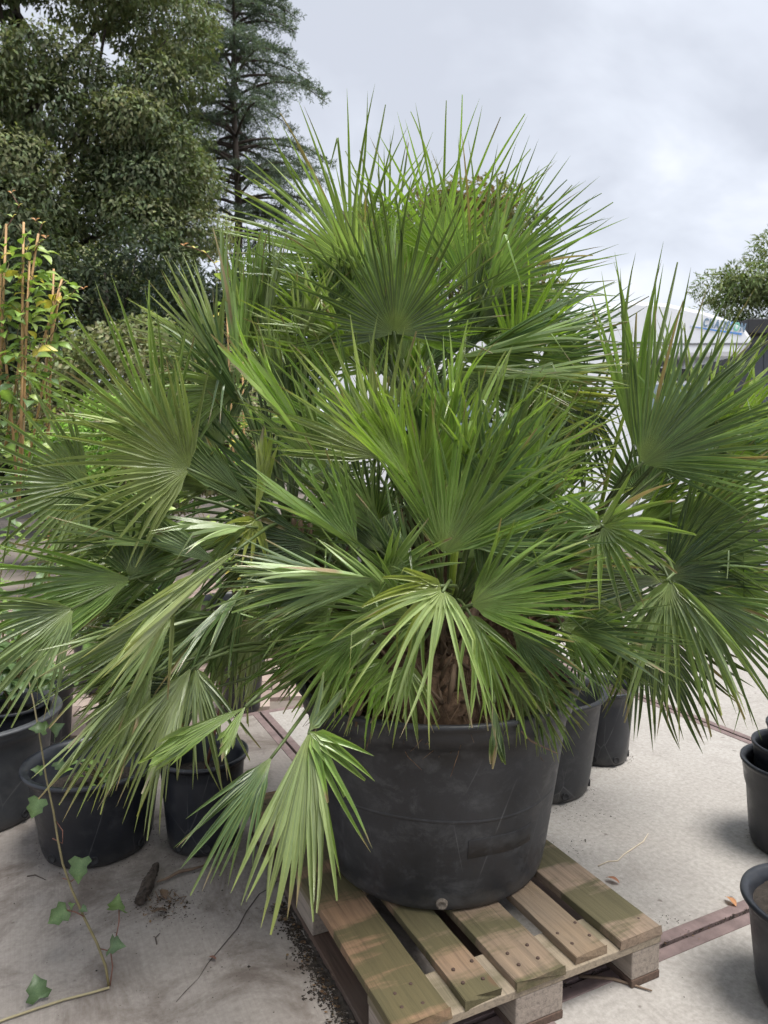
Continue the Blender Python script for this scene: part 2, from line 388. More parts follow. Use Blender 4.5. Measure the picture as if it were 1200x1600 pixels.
broad_tree('weed_patch', 'bright green leafy weeds at the foot of the bramble mound', (-2.45, 7.0, 0), .5, (-2.5, 7.0, 1.35), (.95, .4, .5), 46, .2, 170, .06, .028,
           [(.20, .36, .07), (.25, .41, .09)], 15, .03, front=.4, down=.2, cat='weeds')
broad_tree('russet_tree', 'round tree with rust tinged leaves behind the palm top', (1.15, 13, 0), 2.2, (1.5, 13, 4.35), (1.6, 1.1, 1.75), 110, .42, 170, .10, .05,
           [(.19, .19, .075), (.25, .19, .085), (.16, .19, .08), (.12, .15, .08)], 16, .16, front=.35)
broad_tree('feathery_tree', 'feathery light green tree above the dark shed at right', (8.2, 15, 0), 2.0, (8.35, 15, 3.95), (1.95, 1.1, 1.95), 140, .45, 260, .14, .032,
           [(.20, .25, .11), (.25, .30, .14), (.16, .20, .09)], 17, .12, front=.4, down=.45)
broad_tree('broadleaf_tree', 'small green tree peeping between the palm tips beside the conifer', (-.3, 13.5, 0), 2.0, (-.15, 13.5, 4.3), (1.0, .8, 1.55), 48, .42, 150, .10, .05,
           [(.08, .11, .04), (.10, .13, .05)], 18, .12, front=.35)

def conifer():
    rs = np.random.RandomState(5); t = tag(empty('cedar_tree', (-3.95, 20, 0)), 'tall dark conifer with layered branches against the sky', 'tree')
    mb = MB(); H = 15.6
    mb.tube([Vector((.05 * math.sin(z), 0, z)) for z in np.linspace(-.05, H, 14)], [.19 - .17 * i / 13 for i in range(14)], 8)
    Ps, Ds, Ns, Ls, Ws, Cs = [], [], [], [], [], []
    z = 7.3; k = 0
    while z < H - .2:
        fr = (z - 7.3) / (H - 7.3)
        nb = 8
        for _ in range(nb):
            a = rs.uniform(0, 6.283); L = (2.75 * (1 - fr ** 1.6 * .82) + .2) * 1.0 * rs.uniform(.55, 1.12)
            if fr < .12: L *= .5 + rs.rand() * .5
            d = np.array([math.cos(a), math.sin(a), 0])
            zz = z + rs.uniform(-.2, .2)
            pts = []
            for s in np.linspace(0, 1, 7):
                pts.append(Vector((d[0] * L * s, d[1] * L * s, zz + .28 * L * s * (1 - s) * 1.6 - .10 * L * s * s)))
            mb.tube(pts, [.045 * (1 - s * .85) for s in np.linspace(0, 1, 7)], 5)
            side = np.array([-d[1], d[0], 0])
            nbl = int(9 + L * 8)
            for _ in range(nbl):
                s = rs.uniform(.22, 1.0); i = s * 6; p0 = np.array(pts[int(min(5, i))].lerp(pts[int(min(5, i)) + 1], i - int(min(5, i))))
                sg = rs.choice([-1, 1]); bl = L * .34 * (1.12 - s) + .14
                bd = d * .75 + side * sg * rs.uniform(.3, 1.1) + np.array([0, 0, rs.uniform(-.5, .1)]); bd /= np.linalg.norm(bd)
                n = int(14 + bl * 40)
                q = rs.uniform(0, 1, (n, 1)) * bl
                Ps.append(p0 + bd * q + rs.normal(size=(n, 3)) * .022 + np.array([0, 0, -1]) * (q ** 2) * .25)
                Ds.append(bd * .6 + nrand(rs, n) * .8 + np.array([0, 0, .25])); Ns.append(nrand(rs, n))
                Ls.append(rs.uniform(.06, .13, n)); Ws.append(rs.uniform(.014, .026, n))
                Cs.append(vary(rs, (.14, .18, .14) if rs.rand() < .6 else (.10, .135, .11), n, .3, .08))
        z += .40 + .14 * rs.rand(); k += 1
    V, F, C = leaf_quads(*[np.concatenate(x) for x in (Ps, Ds, Ns, Ls, Ws, Cs)])
    obj('crown', mesh_np('crown', V, F, col=C), M_LEAF, t); obj('trunk', mb.mesh('trunk', True), M_BARK, t)
conifer()
def far_wood():
    rs = np.random.RandomState(8); cs = []; 
    for x in np.arange(-26, 27, .8):
        for z in (.6, 1.6, 2.5): cs.append((x + rs.uniform(-.4, .4), 27 + rs.uniform(-.7, .7), z + rs.uniform(-.2, .3)))
    V, F, C = clump_leaves(rs, cs, rs.uniform(.6, 1.1, len(cs)), 110, .22, .11, [(.05, .07, .03), (.07, .09, .04)], .4)
    o = stuff(obj('far_hedge', mesh_np('far_hedge', V, F, col=C), M_LEAF)); tag(o, 'far green hedge line behind the yard', 'hedge')
far_wood()

# ------------------------------------------------------------------ shed and camper van
M_SHED = plain('shed_cladding', (.075, .08, .095), .6, .12, 3); M_FASC = plain('black_fascia', (.02, .02, .022), .5, .2, 4)
sh = tag(empty('shed', (7.6, 11.5, 0)), 'dark grey flat roofed shed behind the camper at right edge', 'shed')
for k in range(26):
    obj('cladding_board', MB().box((-1.75 + k * .2, 0, 1.62), (.192, .03, 3.24)).mesh('cladding_board'), M_SHED, sh, .006)
obj('side_wall', MB().box((-1.84, 2.0, 1.62), (.04, 3.98, 3.24)).mesh('side_wall'), M_SHED, sh)
obj('roof_fascia', MB().box((.72, 1.9, 3.36), (5.5, 4.3, .22)).mesh('roof_fascia'), M_FASC, sh, .01)

M_VAN = plain('white_gelcoat', (.74, .76, .79), .25, .03, 2, bmp=0); M_GLASS, gnt, gb = mat_new('cab_glass')
gb.inputs['Base Color'].default_value = (.20, .27, .30, 1); gb.inputs['Roughness'].default_value = .06; gb.inputs['Specular IOR Level'].default_value = .8
M_RUB = plain('black_rubber', (.018, .018, .019), .7, .2, 10); M_GREYT = plain('grey_trim', (.16, .165, .17), .5, .1, 6, bmp=0)
M_BLUE = plain('blue_print', (.10, .26, .62), .4, .05, 2, bmp=0); M_GREEN = plain('green_print', (.20, .55, .40), .4, .05, 2, bmp=0); M_GRT = plain('grey_blue_print', (.16, .24, .33), .4, .05, 2, bmp=0)
M_HUB = plain('wheel_hub', (.42, .43, .45), .35, .1, 6, metal=.7, bmp=0)
def camper():
    t = tag(empty('camper_van', (-.55, 7.35, 0)), 'white camper van with blue lettering on its overcab, parked behind the palm', 'camper van')
    W = 2.15
    def prism(name, prof, mat, y0, y1, par=t, bev=.05):
        n = len(prof); v = [(x, y0, z) for x, z in prof] + [(x, y1, z) for x, z in prof]
        f = [tuple(range(n)), tuple(range(2 * n - 1, n - 1, -1))] + [(i, i + n, (i + 1) % n + n, (i + 1) % n) for i in range(n)]
        return obj(name, MB().add(v, f).mesh(name), mat, par, bev)
    living = [(0, .42), (0, 2.62), (.06, 2.74), (.2, 2.80), (2.7, 2.86), (3.05, 2.95), (3.42, 2.93), (3.78, 2.86), (4.05, 2.78), (4.24, 2.69), (4.32, 2.58), (4.31, 2.50), (4.18, 2.41), (3.2, 2.38), (3.05, 2.30), (3.0, .42)]
    prism('body', living, M_VAN, 0, W)
    prism('cab', [(3.01, .42), (3.01, 2.32), (3.35, 2.32), (3.95, 2.28), (4.62, 1.42), (5.35, 1.22), (5.52, 1.0), (5.55, .42)], M_VAN, .10, W - .10)
    prism('cab_window', [(3.25, 1.45), (3.25, 2.12), (3.90, 2.12), (4.35, 1.45)], M_GLASS, .085, .13, t, .01)
    prism('windscreen_pillar', [(4.02, 2.24), (4.10, 2.20), (4.72, 1.42), (4.62, 1.40)], M_RUB, .08, .16, t, .005)
    prism('sun_strip', [(3.12, 2.16), (3.12, 2.30), (3.98, 2.27), (4.05, 2.16)], M_RUB, .09, .12, t, .004)
    prism('door_seam', [(3.16, .55), (3.16, 2.1), (3.175, 2.1), (3.175, .55)], M_GREYT, .092, .12, t, 0)
    prism('door_handle', [(3.28, 1.18), (3.28, 1.22), (3.46, 1.22), (3.46, 1.18)], M_RUB, .06, .12, t, .01)
    prism('wing_mirror', [(4.25, 1.30), (4.25, 1.62), (4.42, 1.62), (4.42, 1.30)], M_RUB, -.16, .06, t, .04)
    prism('side_trim', [(3.0, .62), (3.0, .72), (5.3, .72), (5.3, .62)], M_RUB, .075, .12, t, .01)
    prism('skirt', [(.05, .26), (.05, .44), (2.95, .44), (2.95, .26)], M_GREYT, .03, W - .03, t, .02)
    prism('side_window', [(.55, 1.45), (.55, 2.05), (1.65, 2.05), (1.65, 1.45)], M_GLASS, -.02, .03, t, .015)
    prism('side_window', [(2.0, 1.55), (2.0, 2.05), (2.75, 2.05), (2.75, 1.55)], M_GLASS, -.02, .03, t, .015)
    prism('moulding', [(2.6, 2.50), (2.6, 2.52), (4.27, 2.535), (4.27, 2.515)], M_GREYT, -.006, .02, t, 0)
    for x in (.9, 4.7):
        wh = obj('wheel', MB().lathe([(.0, -.1), (.2, -.1), (.31, -.1), (.335, -.07), (.335, .07), (.31, .1), (0.2, .1)], seg=32).mesh('wheel', True), M_RUB, t)
        wh.location = (x, .14, .335); wh.rotation_euler = (R_(90), 0, 0)
        obj('rim', MB().lathe([(.0, .095), (.06, .102), (.08, .09), (.18, .096), (.205, .108), (.205, .08)], seg=24).mesh('rim', True), M_HUB, wh)
        prism('wheel_arch', [(x + .42 * math.cos(a), .34 + .42 * math.sin(a)) for a in np.linspace(0, math.pi, 12)], M_RUB, .07, .3, t, 0).location.y = -.0 if x > 3 else -.09
    # lettering on the overcab side
    def text(body, x, z, size, mat, ext=.003):
        c = bpy.data.curves.new('lettering', 'FONT'); c.body = body; c.size = size; c.extrude = ext; c.shear = .15; c.offset = .004
        o = bpy.data.objects.new('tmp', c); me = bpy.data.meshes.new_from_object(o); bpy.data.objects.remove(o)
        q = obj('lettering', me, mat, t); q.location = (x, -.004, z); q.rotation_euler = (R_(90), R_(7.0), 0); q.scale = (.60, 1, 1)
        return max(v.co.x for v in me.vertices) * .60
    x = 3.79
    for ch, m in zip('CHAUSSON', [M_GRT] * 5 + [M_BLUE, M_GREEN, M_GRT]):
        wd = text(ch, x, 2.700 - (x - 3.79) * .122, .118, m); x += wd + .004
    prism('blue_stripe', [(3.66, 2.700), (4.20, 2.632), (4.20, 2.612), (3.85, 2.662)], M_BLUE, -.006, .02, t, 0)
    return t
van = camper(); van.rotation_euler.z = R_(2.0)
# ------------------------------------------------------------------ PALLET
def board(name, wx, wy, wz, seed, seg=16):
    r = random.Random(seed); v = []; f = []
    for i in range(seg + 1):
        y = wy * i / seg; bow = .0025 * math.sin(i / seg * math.pi + seed)
        for sx, sz in ((-1, -1), (-.97, 1), (-.33, 1), (.33, 1), (.97, 1), (1, -1)):
            e = .0035 if i in (0, seg) else .0012
            v.append((sx * wx / 2 + r.uniform(-.0012, .0012), y + (r.uniform(-e, e) if i in (0, seg) else 0), sz * wz / 2 + (r.uniform(-.0008, .0008) + bow if sz > 0 else bow)))
    for i in range(seg):
        for k in range(6):
            k2 = (k + 1) % 6; f.append((i * 6 + k, i * 6 + k2, (i + 1) * 6 + k2, (i + 1) * 6 + k))
    f += [tuple(range(6)), tuple(range(seg * 6 + 5, seg * 6 - 1, -1))]
    return MB().add(v, f).mesh(name)
def pallet():
    L = G(615, 1608, .144); ang = R_(25.6)
    t = tag(empty('pallet', (L.x, L.y, 0), ang), 'weathered wooden pallet with green algae under the big palm pot', 'pallet')
    xs = [(0, .145), (.186, .286), (.3275, .4725), (.514, .614), (.655, .80)]
    rg = random.Random(3)
    algae = [1.0, .8, .85, .55, .62]
    for i, (a, b) in enumerate(xs):
        m = wood('deck_wood_%d' % i, algae[i], [(.215, .130, .075), (.215, .140, .085), (.205, .145, .095), (.20, .142, .09), (.22, .16, .112)][i], i * 1.7 + .4)
        o = obj('deck_board', board('deck_board', b - a, 1.2, .022, i + 3), m, t, .002)
        o.location = ((a + b) / 2, rg.uniform(-.006, .006), .133); o.rotation_euler = (0, rg.uniform(-.006, .006), rg.uniform(-.006, .006))
        for y in (.05, .10, .60, 1.12):
            for dx_ in (-.03, .03):
                n = obj('nail', NAIL, None, o); n.location = (dx_ + rg.uniform(-.01, .01), y + rg.uniform(-.008, .008), .0108)
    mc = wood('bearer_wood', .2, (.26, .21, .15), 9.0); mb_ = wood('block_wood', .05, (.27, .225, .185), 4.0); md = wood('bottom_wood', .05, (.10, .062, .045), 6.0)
    for y in (.0725, .6, 1.1275):
        o = obj('cross_board', MB().box((0, 0, 0), (.797, .143, .0215)).mesh('cross_board'), mc, t, .002); o.location = (.4, y, .1110)
        for x in (.05, .4, .75):
            o = obj('block', MB().box((0, 0, 0), (.098 if x != .4 else .143, .140, .078)).mesh('block'), mb_, t, .004); o.location = (x if x == .4 else (.052 if x < .4 else .748), y, .0610)
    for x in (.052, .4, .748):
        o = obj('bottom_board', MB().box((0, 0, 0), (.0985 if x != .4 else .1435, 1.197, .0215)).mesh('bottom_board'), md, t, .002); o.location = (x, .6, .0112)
    return t
NAIL = MB().lathe([(0, .0022), (.0035, .0022), (.0048, .001), (.0048, -.002)], seg=8).mesh('nail'); NAIL.materials.append(plain('rusty_nail', (.06, .035, .025), .8))
PAL = pallet()

# ------------------------------------------------------------------ pots
def pot(name, label, c, z0, rb, rt, h, soil=None, mat=M_POT, rim=.022, lip=.05, group=None, seg=56, holes=True, soil_mat=M_SOIL, tilt=(0, 0), wob=.004, cat='pot', ridges=()):
    t = tag(empty(name, (c[0], c[1], z0)), label, cat, group); t.rotation_euler = (tilt[0], tilt[1], 0)
    k = (rt - rb) / h
    pr = [(0.001, .006), (rb * .8, .006), (rb - .022, 0.0), (rb - .006, .006), (rb, .022)]
    for i in range(1, 9):
        z = .022 + (h - lip - .022) * i / 8; bulge = sum(.006 for q in ridges if abs(q - z / h) < .06)
        pr.append((rb + k * z + bulge, z))
    r1 = rb + k * (h - lip)
    pr += [(r1 + rim * .55, h - lip + .004), (r1 + rim * .75, h - lip * .5), (rt + rim * .6, h - .018), (rt + rim, h - .010), (rt + rim * .9, h - .002), (rt + rim * .5, h), (rt - .002, h - .004), (rt - .010, h - .018)]
    ri = rb + k * (h * .35) - .012
    pr += [(rt - .012 - k * lip, h - lip), (ri, h * .35), (max(.01, ri - .02), h * .34), (.001, h * .34)]
    obj('shell', MB().lathe(pr, seg=seg, wob=wob).mesh('shell', True), mat, t)
    if soil:
        zs = h * soil; rs_ = rb + k * zs - .008; rr = random.Random(len(label) * 7); rings = 9; v = [(0, 0, zs + .02)]; f = []
        for i in range(1, rings + 1):
            for j in range(36):
                a = j / 36 * 6.2832; q = rs_ * i / rings
                v.append((q * math.cos(a), q * math.sin(a), zs + .015 * (1 - (i / rings) ** 2) + rr.uniform(-.008, .008) * (i < rings)))
        f += [(0, 1 + j, 1 + (j + 1) % 36) for j in range(36)]
        for i in range(rings - 1):
            for j in range(36):
                j2 = (j + 1) % 36; f.append((1 + i * 36 + j, 1 + (i + 1) * 36 + j, 1 + (i + 1) * 36 + j2, 1 + i * 36 + j2))
        obj('soil', MB().add(v, f).mesh('soil', True), soil_mat, t)
    if holes:
        for a in (R_(-72), R_(-118), R_(-20)):
            hm = MB().lathe([(0, 0), (.011, 0), (.015, .003), (.015, -.004)], seg=12).mesh('drain_hole', True)
            o = obj('drain_hole', hm, M_RUB, t); o.location = ((rb + k * .035 + .0005) * math.cos(a), (rb + k * .035 + .0005) * math.sin(a), .035)
            o.rotation_euler = (R_(90), 0, a + R_(90))
    return t
PC = Vector((.164, 2.225, .144)); PH, PRB, PRT = .565, .335, .414
BIG = pot('palm_pot', 'large scuffed black pot holding the palm on the pallet', PC, .1445, PRB, PRT, PH, .93, M_POT, .022, .075, seg=96, soil_mat=M_SOILB, wob=.006, holes=False)
# moulded seam, patch and plug on the big pot
def ring_patch(name, z0, z1, a0, a1, off, mat, wav=0, n=28):
    k = (PRT - PRB) / PH; v, f = [], []
    for i in range(n + 1):
        a = a0 + (a1 - a0) * i / n; dz = wav * math.sin(i / n * math.pi * 2.0)
        for z, oo in ((z0, off * .1), (z0 + .004, off), (z1 - .004, off), (z1, off * .1)):
            a_ = a; r = (PRB + k * (z + dz)) * (1 + .006 * math.sin(2 * a + 1) + .003 * math.sin(3 * a)) + oo
            v.append((r * math.cos(a), r * math.sin(a), z + dz))
    for i in range(n):
        for q in range(3): f.append((i * 4 + q, (i + 1) * 4 + q, (i + 1) * 4 + q + 1, i * 4 + q + 1))
    return obj(name, MB().add(v, f).mesh(name, True), mat, BIG)
ring_patch('moulded_seam', .272, .283, R_(-140), R_(-28), .0016, M_POT, .006)

ring_patch('stuck_patch', .165, .222, R_(-80), R_(-46), .002, pot_mat('tape_patch', (.018, .018, .020), .4, 2, .42), .002)
pl = obj('drain_plug', MB().lathe([(0, -.001), (.006, .001), (.010, .005), (.014, .004), (.017, -.004)], seg=18).mesh('drain_plug', True), plain('chalky_plug', (.15, .125, .10), .95, .7, 140), BIG)
aa = R_(-91); pl.location = ((PRB + .006) * math.cos(aa), (PRB + .006) * math.sin(aa), .030); pl.rotation_euler = (R_(90), 0, aa + R_(90))

pot('round_tub', 'round black tub between the grey rimmed pot and the pot with a stem', (-1.035, 2.515), 0, .185, .225, .315, .62, M_POT2, .022, .03)
pot('stem_pot', 'black pot with a thin reddish stem behind the hanging front leaf', (-.655, 2.53), 0, .125, .150, .335, .72, M_POT2, .014, .03)
GP = pot('grey_rim_pot', 'large pot with a grey rim at the left edge, smaller pots inside', (-1.60, 2.74), 0, .245, .285, .40, .45, M_POTG, .035, .06)
pot('nursery_pot', 'black nursery pot standing inside the grey rimmed pot, farther back', (-1.50, 2.83), .185, .11, .13, .22, .8, M_POT2, .008, .02, holes=False)
pot('nursery_pot', 'small black nursery pot nearest the camera inside the grey rimmed pot', (-1.56, 2.60), .185, .07, .085, .17, .85, M_POT2, .008, .02, holes=False)
pot('grey_pot', 'empty dark grey pot right behind the palm pot, pole leaning in it', (.66, 2.99), 0, .205, .255, .42, None, M_POT, .022, .03)
pot('soil_pot', 'small black pot of dark soil, farthest of the pair behind the palm', (1.0, 3.26), 0, .125, .148, .345, .88, M_POT2, .010, .03)
pot('stacked_pot', 'wide black pot at the bottom of the nested stack at right edge', (1.475, 2.485), 0, .150, .178, .315, None, M_POT2, .014, .05, 'nested stack of pots', ridges=(.8,))
pot('stacked_pot', 'middle ribbed pot of the nested stack at the right edge', (1.485, 2.495), .112, .128, .152, .262, None, M_POT2, .010, .06, 'nested stack of pots', holes=False, ridges=(.55, .7))
pot('stacked_pot', 'narrowest pot on top of the nested stack at right edge', (1.50, 2.495), .205, .10, .122, .24, None, M_POT2, .009, .04, 'nested stack of pots', holes=False)
pot('soil_pot', 'black pot of dark soil at the bottom right corner', (1.10, 1.735), 0, .135, .168, .28, .88, M_POT2, .016, .03)
pot('black_tub', 'big black tub standing on the pavers behind the left palm leaves', (-1.62, 4.35), 0, .24, .29, .62, .85, M_POT2, .02, .04)
pot('black_tub', 'short black tub beside the big tub behind the left leaves', (-1.02, 4.9), 0, .2, .24, .42, .8, M_POT2, .02, .04)
# ------------------------------------------------------------------ THE PALM
palm = tag(empty('fan_palm', (PC.x, PC.y, .144 + PH * .80)), 'huge bushy green fan palm in the big black pot on the pallet', 'palm')
PO = np.array(palm.location)
TONES = dict(n=(.185, .280, .082), d=(.085, .142, .056), b=(.26, .40, .075), o=(.165, .218, .090), p=(.32, .40, .185), g=(.160, .230, .125), y=(.34, .38, .11), s=(.050, .085, .040), k=(.035, .055, .04))  # leaf age plus some sky sheen, backlight and inner shade put into colour
def frond(hub, A, N, R, spread=180, n=30, fuse=.42, fold=25, droop=.12, tone='n', seed=0, kink=.06, yel=.25, outer=.30, wid=1.0, jit=1.0, crown=None, thick=.0040, petbend=.10, mess=1.0):
    rs = np.random.RandomState(seed)
    A = np.array(A, float); A /= np.linalg.norm(A); N = np.array(N, float); N -= A * N.dot(A); N /= np.linalg.norm(N)
    B = np.cross(N, A); hub = np.array(hub) - PO; n = n if n < 16 else int(n * .98); wid *= 1.0; fuse *= .66 if fuse < .55 else 1; SP = math.radians(spread); dth = SP / n
    rows = 12; S = np.linspace(.02, 1, rows); DN = np.array([0, 0, -1.0])
    V, F, UV, C = [], [], [], []
    base = np.array(TONES[tone]) * rs.uniform(.95, 1.25) * np.array([rs.uniform(.94, 1.1), 1, rs.uniform(.9, 1.2)])
    fr = math.radians(fold)
    def direction(th):
        t = th / (SP / 2 + 1e-6); ph = fr * min(1, abs(t) * 1.3) ** .7
        lat = B * math.cos(ph) * math.sin(th) + N * math.sin(ph) * abs(math.sin(th))
        d = A * math.cos(th) + lat
        return d / np.linalg.norm(d)
    for k in range(n):
        t = (k + .5) / n * 2 - 1; th = t * SP / 2
        L = R * (1 - outer * t * t) * rs.uniform(.90, 1.05)
        sf = fuse * (1 - .25 * abs(t)) * rs.uniform(.8, 1.12)
        d = direction(th); e = direction(th + .01) - direction(th - .01); e /= np.linalg.norm(e)
        nrm = np.cross(e, d); nrm /= np.linalg.norm(nrm)
        if nrm.dot(N) < 0: nrm = -nrm
        jd = (e * rs.normal() * .10 + nrm * rs.normal() * .12) * jit * mess
        dr = droop * rs.uniform(.75, 1.3); tw = rs.normal() * .45 * mess
        kk = rs.rand() < kink; ks = rs.uniform(.5, .85); side = rs.normal() * .5
        p = hub + d * L * S[0]; wf = L * sf * dth / 2 * wid; wf = min(max(wf, .0070 * wid), .0145 * wid)
        lr = rs.uniform(.74, 1.32); yk = yel * rs.uniform(0, 1.6); brown = rs.rand() < .22; dry = rs.rand() < .012; lr *= 1 + .12 * math.sin(k * 2.3 + seed)
        cut = rs.rand() < .22
        for i, s in enumerate(S):
            if i:
                g = (dr * s ** 1.4) * DN * 1.5
                q = max(0, s - sf) / (1 - sf)
                dd = d + g + jd * q * 1.6
                if kk and s > ks: dd = dd * .35 + DN * .9 + e * side
                dd /= np.linalg.norm(dd); p = p + dd * L * (S[i] - S[i - 1])
            else: dd = d; q = 0
            if s <= sf: wv = min(L * s * dth / 2 * wid, wf)
            else: wv = wf * (1 - (.72 if cut else .97) * q ** 2.1)
            ee = e * math.cos(tw * q) + nrm * math.sin(tw * q); n2 = nrm * math.cos(tw * q) - e * math.sin(tw * q)
            dep = wv * (.85 + .55 * min(1, q * 2.5)); we = wv * (1 - .25 * min(1, q * 2.5))
            c = p - n2 * dep * .5
            V += [p - ee * we + n2 * dep * .5, c, c, p + ee * we + n2 * dep * .5]
            UV += [(k + .0, s), (k + .5, s), (k + .5, s), (k + 1.0, s)]
            col = base * lr * (1.08 - .1 * s)
            fy = np.clip((s - .62) / .38, 0, 1) ** 2 * yk
            col = col * (1 - fy) + np.array([.30, .30, .07]) * fy
            if s < .12: col = col * .6 + np.array([.26, .32, .09]) * .4
            if s > .90 and brown: col = np.array([.26, .20, .13])
            if dry and s > .45: col = np.array([.34, .25, .15])
            C += [col, col * 1.12, col * 1.12, col]
        b0 = len(V) - rows * 4
        for i in range(rows - 1):
            a = b0 + i * 4; F += [(a, a + 1, a + 5, a + 4), (a + 2, a + 3, a + 7, a + 6)]
    fo = obj('frond', mesh_np('frond', V, F, UV, np.clip(np.array(C), 0, 1)), M_PALM, palm)
    if crown is not None:
        c0 = Vector(np.array(crown) - PO); h = Vector(hub); dist = (h - c0).length; Av = Vector(A)
        out = (h - c0); out.normalize()
        pts = bez(c0, c0 + (out * .5 + Vector((0, 0, petbend * 4))).normalized() * dist * .35, h - (Av * .65 + out * .5).normalized() * min(.12, dist * .28), h + Av * R * .015, 9)
        obj('petiole', MB().tube(pts, [thick * (1.7 - .8 * i / 8) for i in range(9)], 7).mesh('petiole', True), M_PET, fo)
    return fo
CAMP = np.array([0, 0, CAM_H])
CROWN = dict(T=np.array(P(648, 690, 2.42)), L=np.array(P(455, 850, 2.20)), R=np.array(P(925, 850, 2.45)), C=np.array(P(700, 985, 2.08)), B=np.array(P(560, 1060, 2.10)), K=np.array(P(800, 1010, 2.25)))
SEED = [100]
def F_(cr, u, v, y, ang, el, R, spread=180, n=30, fold=22, droop=.10, roll=0, tone='n', pet=True, **k):
    """one leaf: hub seen at (u,v) at distance y; its axis at `ang` in the upright plane, leaning `el` towards the viewer; `roll` turns the blade"""
    SEED[0] += 1
    hub = np.array(P(u, v, y)); vd = CAMP - hub; vd /= np.linalg.norm(vd)
    X = np.cross(vd, [0, 0, 1]); X = -X / np.linalg.norm(X); Z = np.cross(vd, X); Z = Z if Z[2] > 0 else -Z
    a, e = math.radians(ang), math.radians(el)
    A = (X * math.cos(a) + Z * math.sin(a)) * math.cos(e) + vd * math.sin(e)
    N = vd - A * vd.dot(A); N /= np.linalg.norm(N); r = math.radians(roll)
    N = N * math.cos(r) + np.cross(A, N) * math.sin(r)
    return frond(hub, A, N, R, spread, n, fold=fold, droop=droop, tone=tone, seed=SEED[0], crown=CROWN[cr] if pet else None, **k)
# ---- top crown
F_('T', 690, 405, 2.62, 78, -8, .54, 165, 30, 12, .03, 10, 'b', fuse=.40)
F_('T', 548, 408, 2.60, 112, -5, .55, 175, 32, 12, .04, -10, 'n', fuse=.40)
F_('T', 560, 425, 2.50, 155, 12, .50, 150, 28, 20, .12, -25, 'p', fuse=.36)
F_('T', 735, 458, 2.50, 42, 5, .52, 180, 34, 18, .05, 0, 'n', fuse=.40)
F_('T', 750, 452, 2.62, 25, -10, .50, 150, 28, 18, .10, 20, 'g', fuse=.36)
F_('T', 616, 521, 2.18, 93, 18, .43, 196, 34, 12, .05, 0, 'd', fuse=.48, wid=1.1)
F_('T', 560, 500, 2.55, 165, 5, .40, 150, 28, 15, .15, 0, 'p')
F_('T', 640, 470, 2.68, 85, -15, .40, 150, 26, 14, .05, 0, 'b')
F_('T', 655, 535, 2.30, 75, 10, .26, 180, 26, 14, .05, 0, 'b')
F_('T', 605, 405, 2.75, 60, -10, .45, 140, 26, 14, .05, 0, 'n')
F_('T', 790, 520, 2.75, 60, 0, .34, 170, 26, 14, .08, 0, 'g')
# right sweeping leaves of the top crown
F_('T', 708, 560, 2.25, 16, 12, .52, 62, 20, 45, .10, 55, 'n', fuse=.45)
F_('T', 735, 560, 2.35, 24, 0, .50, 70, 22, 35, .16, 35, 'd', fuse=.4)
F_('T', 745, 600, 2.20, 8, 12, .48, 75, 20, 40, .12, 45, 'n', yel=.5)
F_('T', 790, 610, 2.35, 8, 5, .44, 90, 22, 35, .12, 40, 'y', yel=.6)
F_('T', 700, 580, 2.20, 350, 15, .40, 80, 18, 35, .28, 30, 'o')
F_('T', 840, 570, 2.55, 22, 0, .42, 100, 24, 25, .12, 20, 'd')
F_('T', 900, 610, 2.6, 255, 15, .42, 110, 26, 10, .05, 0, 'k', fuse=.6)
# left sweeping leaves of the top crown
F_('T', 520, 470, 2.45, 170, 0, .40, 120, 24, 30, .18, -30, 'g')
F_('T', 560, 545, 2.35, 172, 8, .38, 100, 22, 30, .16, -30, 'p')
F_('T', 600, 575, 2.55, 130, 0, .30, 130, 24, 20, .10, 0, 'p')
# ---- middle
F_('C', 596, 716, 1.95, 118, 8, .38, 128, 22, 10, .03, 0, 'p', fuse=.52, wid=1.25, kink=.02)
F_('C', 560, 690, 2.15, 130, 0, .40, 120, 22, 12, .10, 0, 'n')
F_('C', 662, 772, 1.88, 88, 10, .34, 105, 24, 30, .02, 0, 'b', fuse=.42, kink=0)
F_('C', 640, 790, 1.95, 75, 0, .36, 90, 20, 30, .04, 0, 'b', kink=0)
F_('C', 694, 866, 1.72, 72, 14, .42, 112, 26, 18, .04, 0, 'n', fuse=.40, wid=1.15)
F_('C', 720, 850, 1.85, 45, 5, .46, 120, 28, 20, .06, 10, 'g')
F_('C', 735, 945, 1.70, 22, 12, .33, 105, 26, 25, .05, 10, 'n', yel=.7)
F_('C', 760, 930, 1.85, 50, 0, .36, 120, 26, 20, .06, 0, 'd')
F_('C', 810, 870, 2.0, 30, 0, .36, 130, 26, 20, .08, 0, 'n', yel=.5)
F_('C', 870, 780, 2.2, 120, 5, .40, 150, 28, 15, .06, 0, 'd')
F_('C', 715, 800, 2.1, 95, 0, .40, 110, 24, 20, .03, 0, 'b')
F_('C', 790, 730, 2.15, 40, 5, .36, 120, 24, 25, .06, 0, 'p', yel=.5)
F_('C', 560, 860, 1.85, 140, 5, .36, 90, 22, 40, .10, 50, 'n')
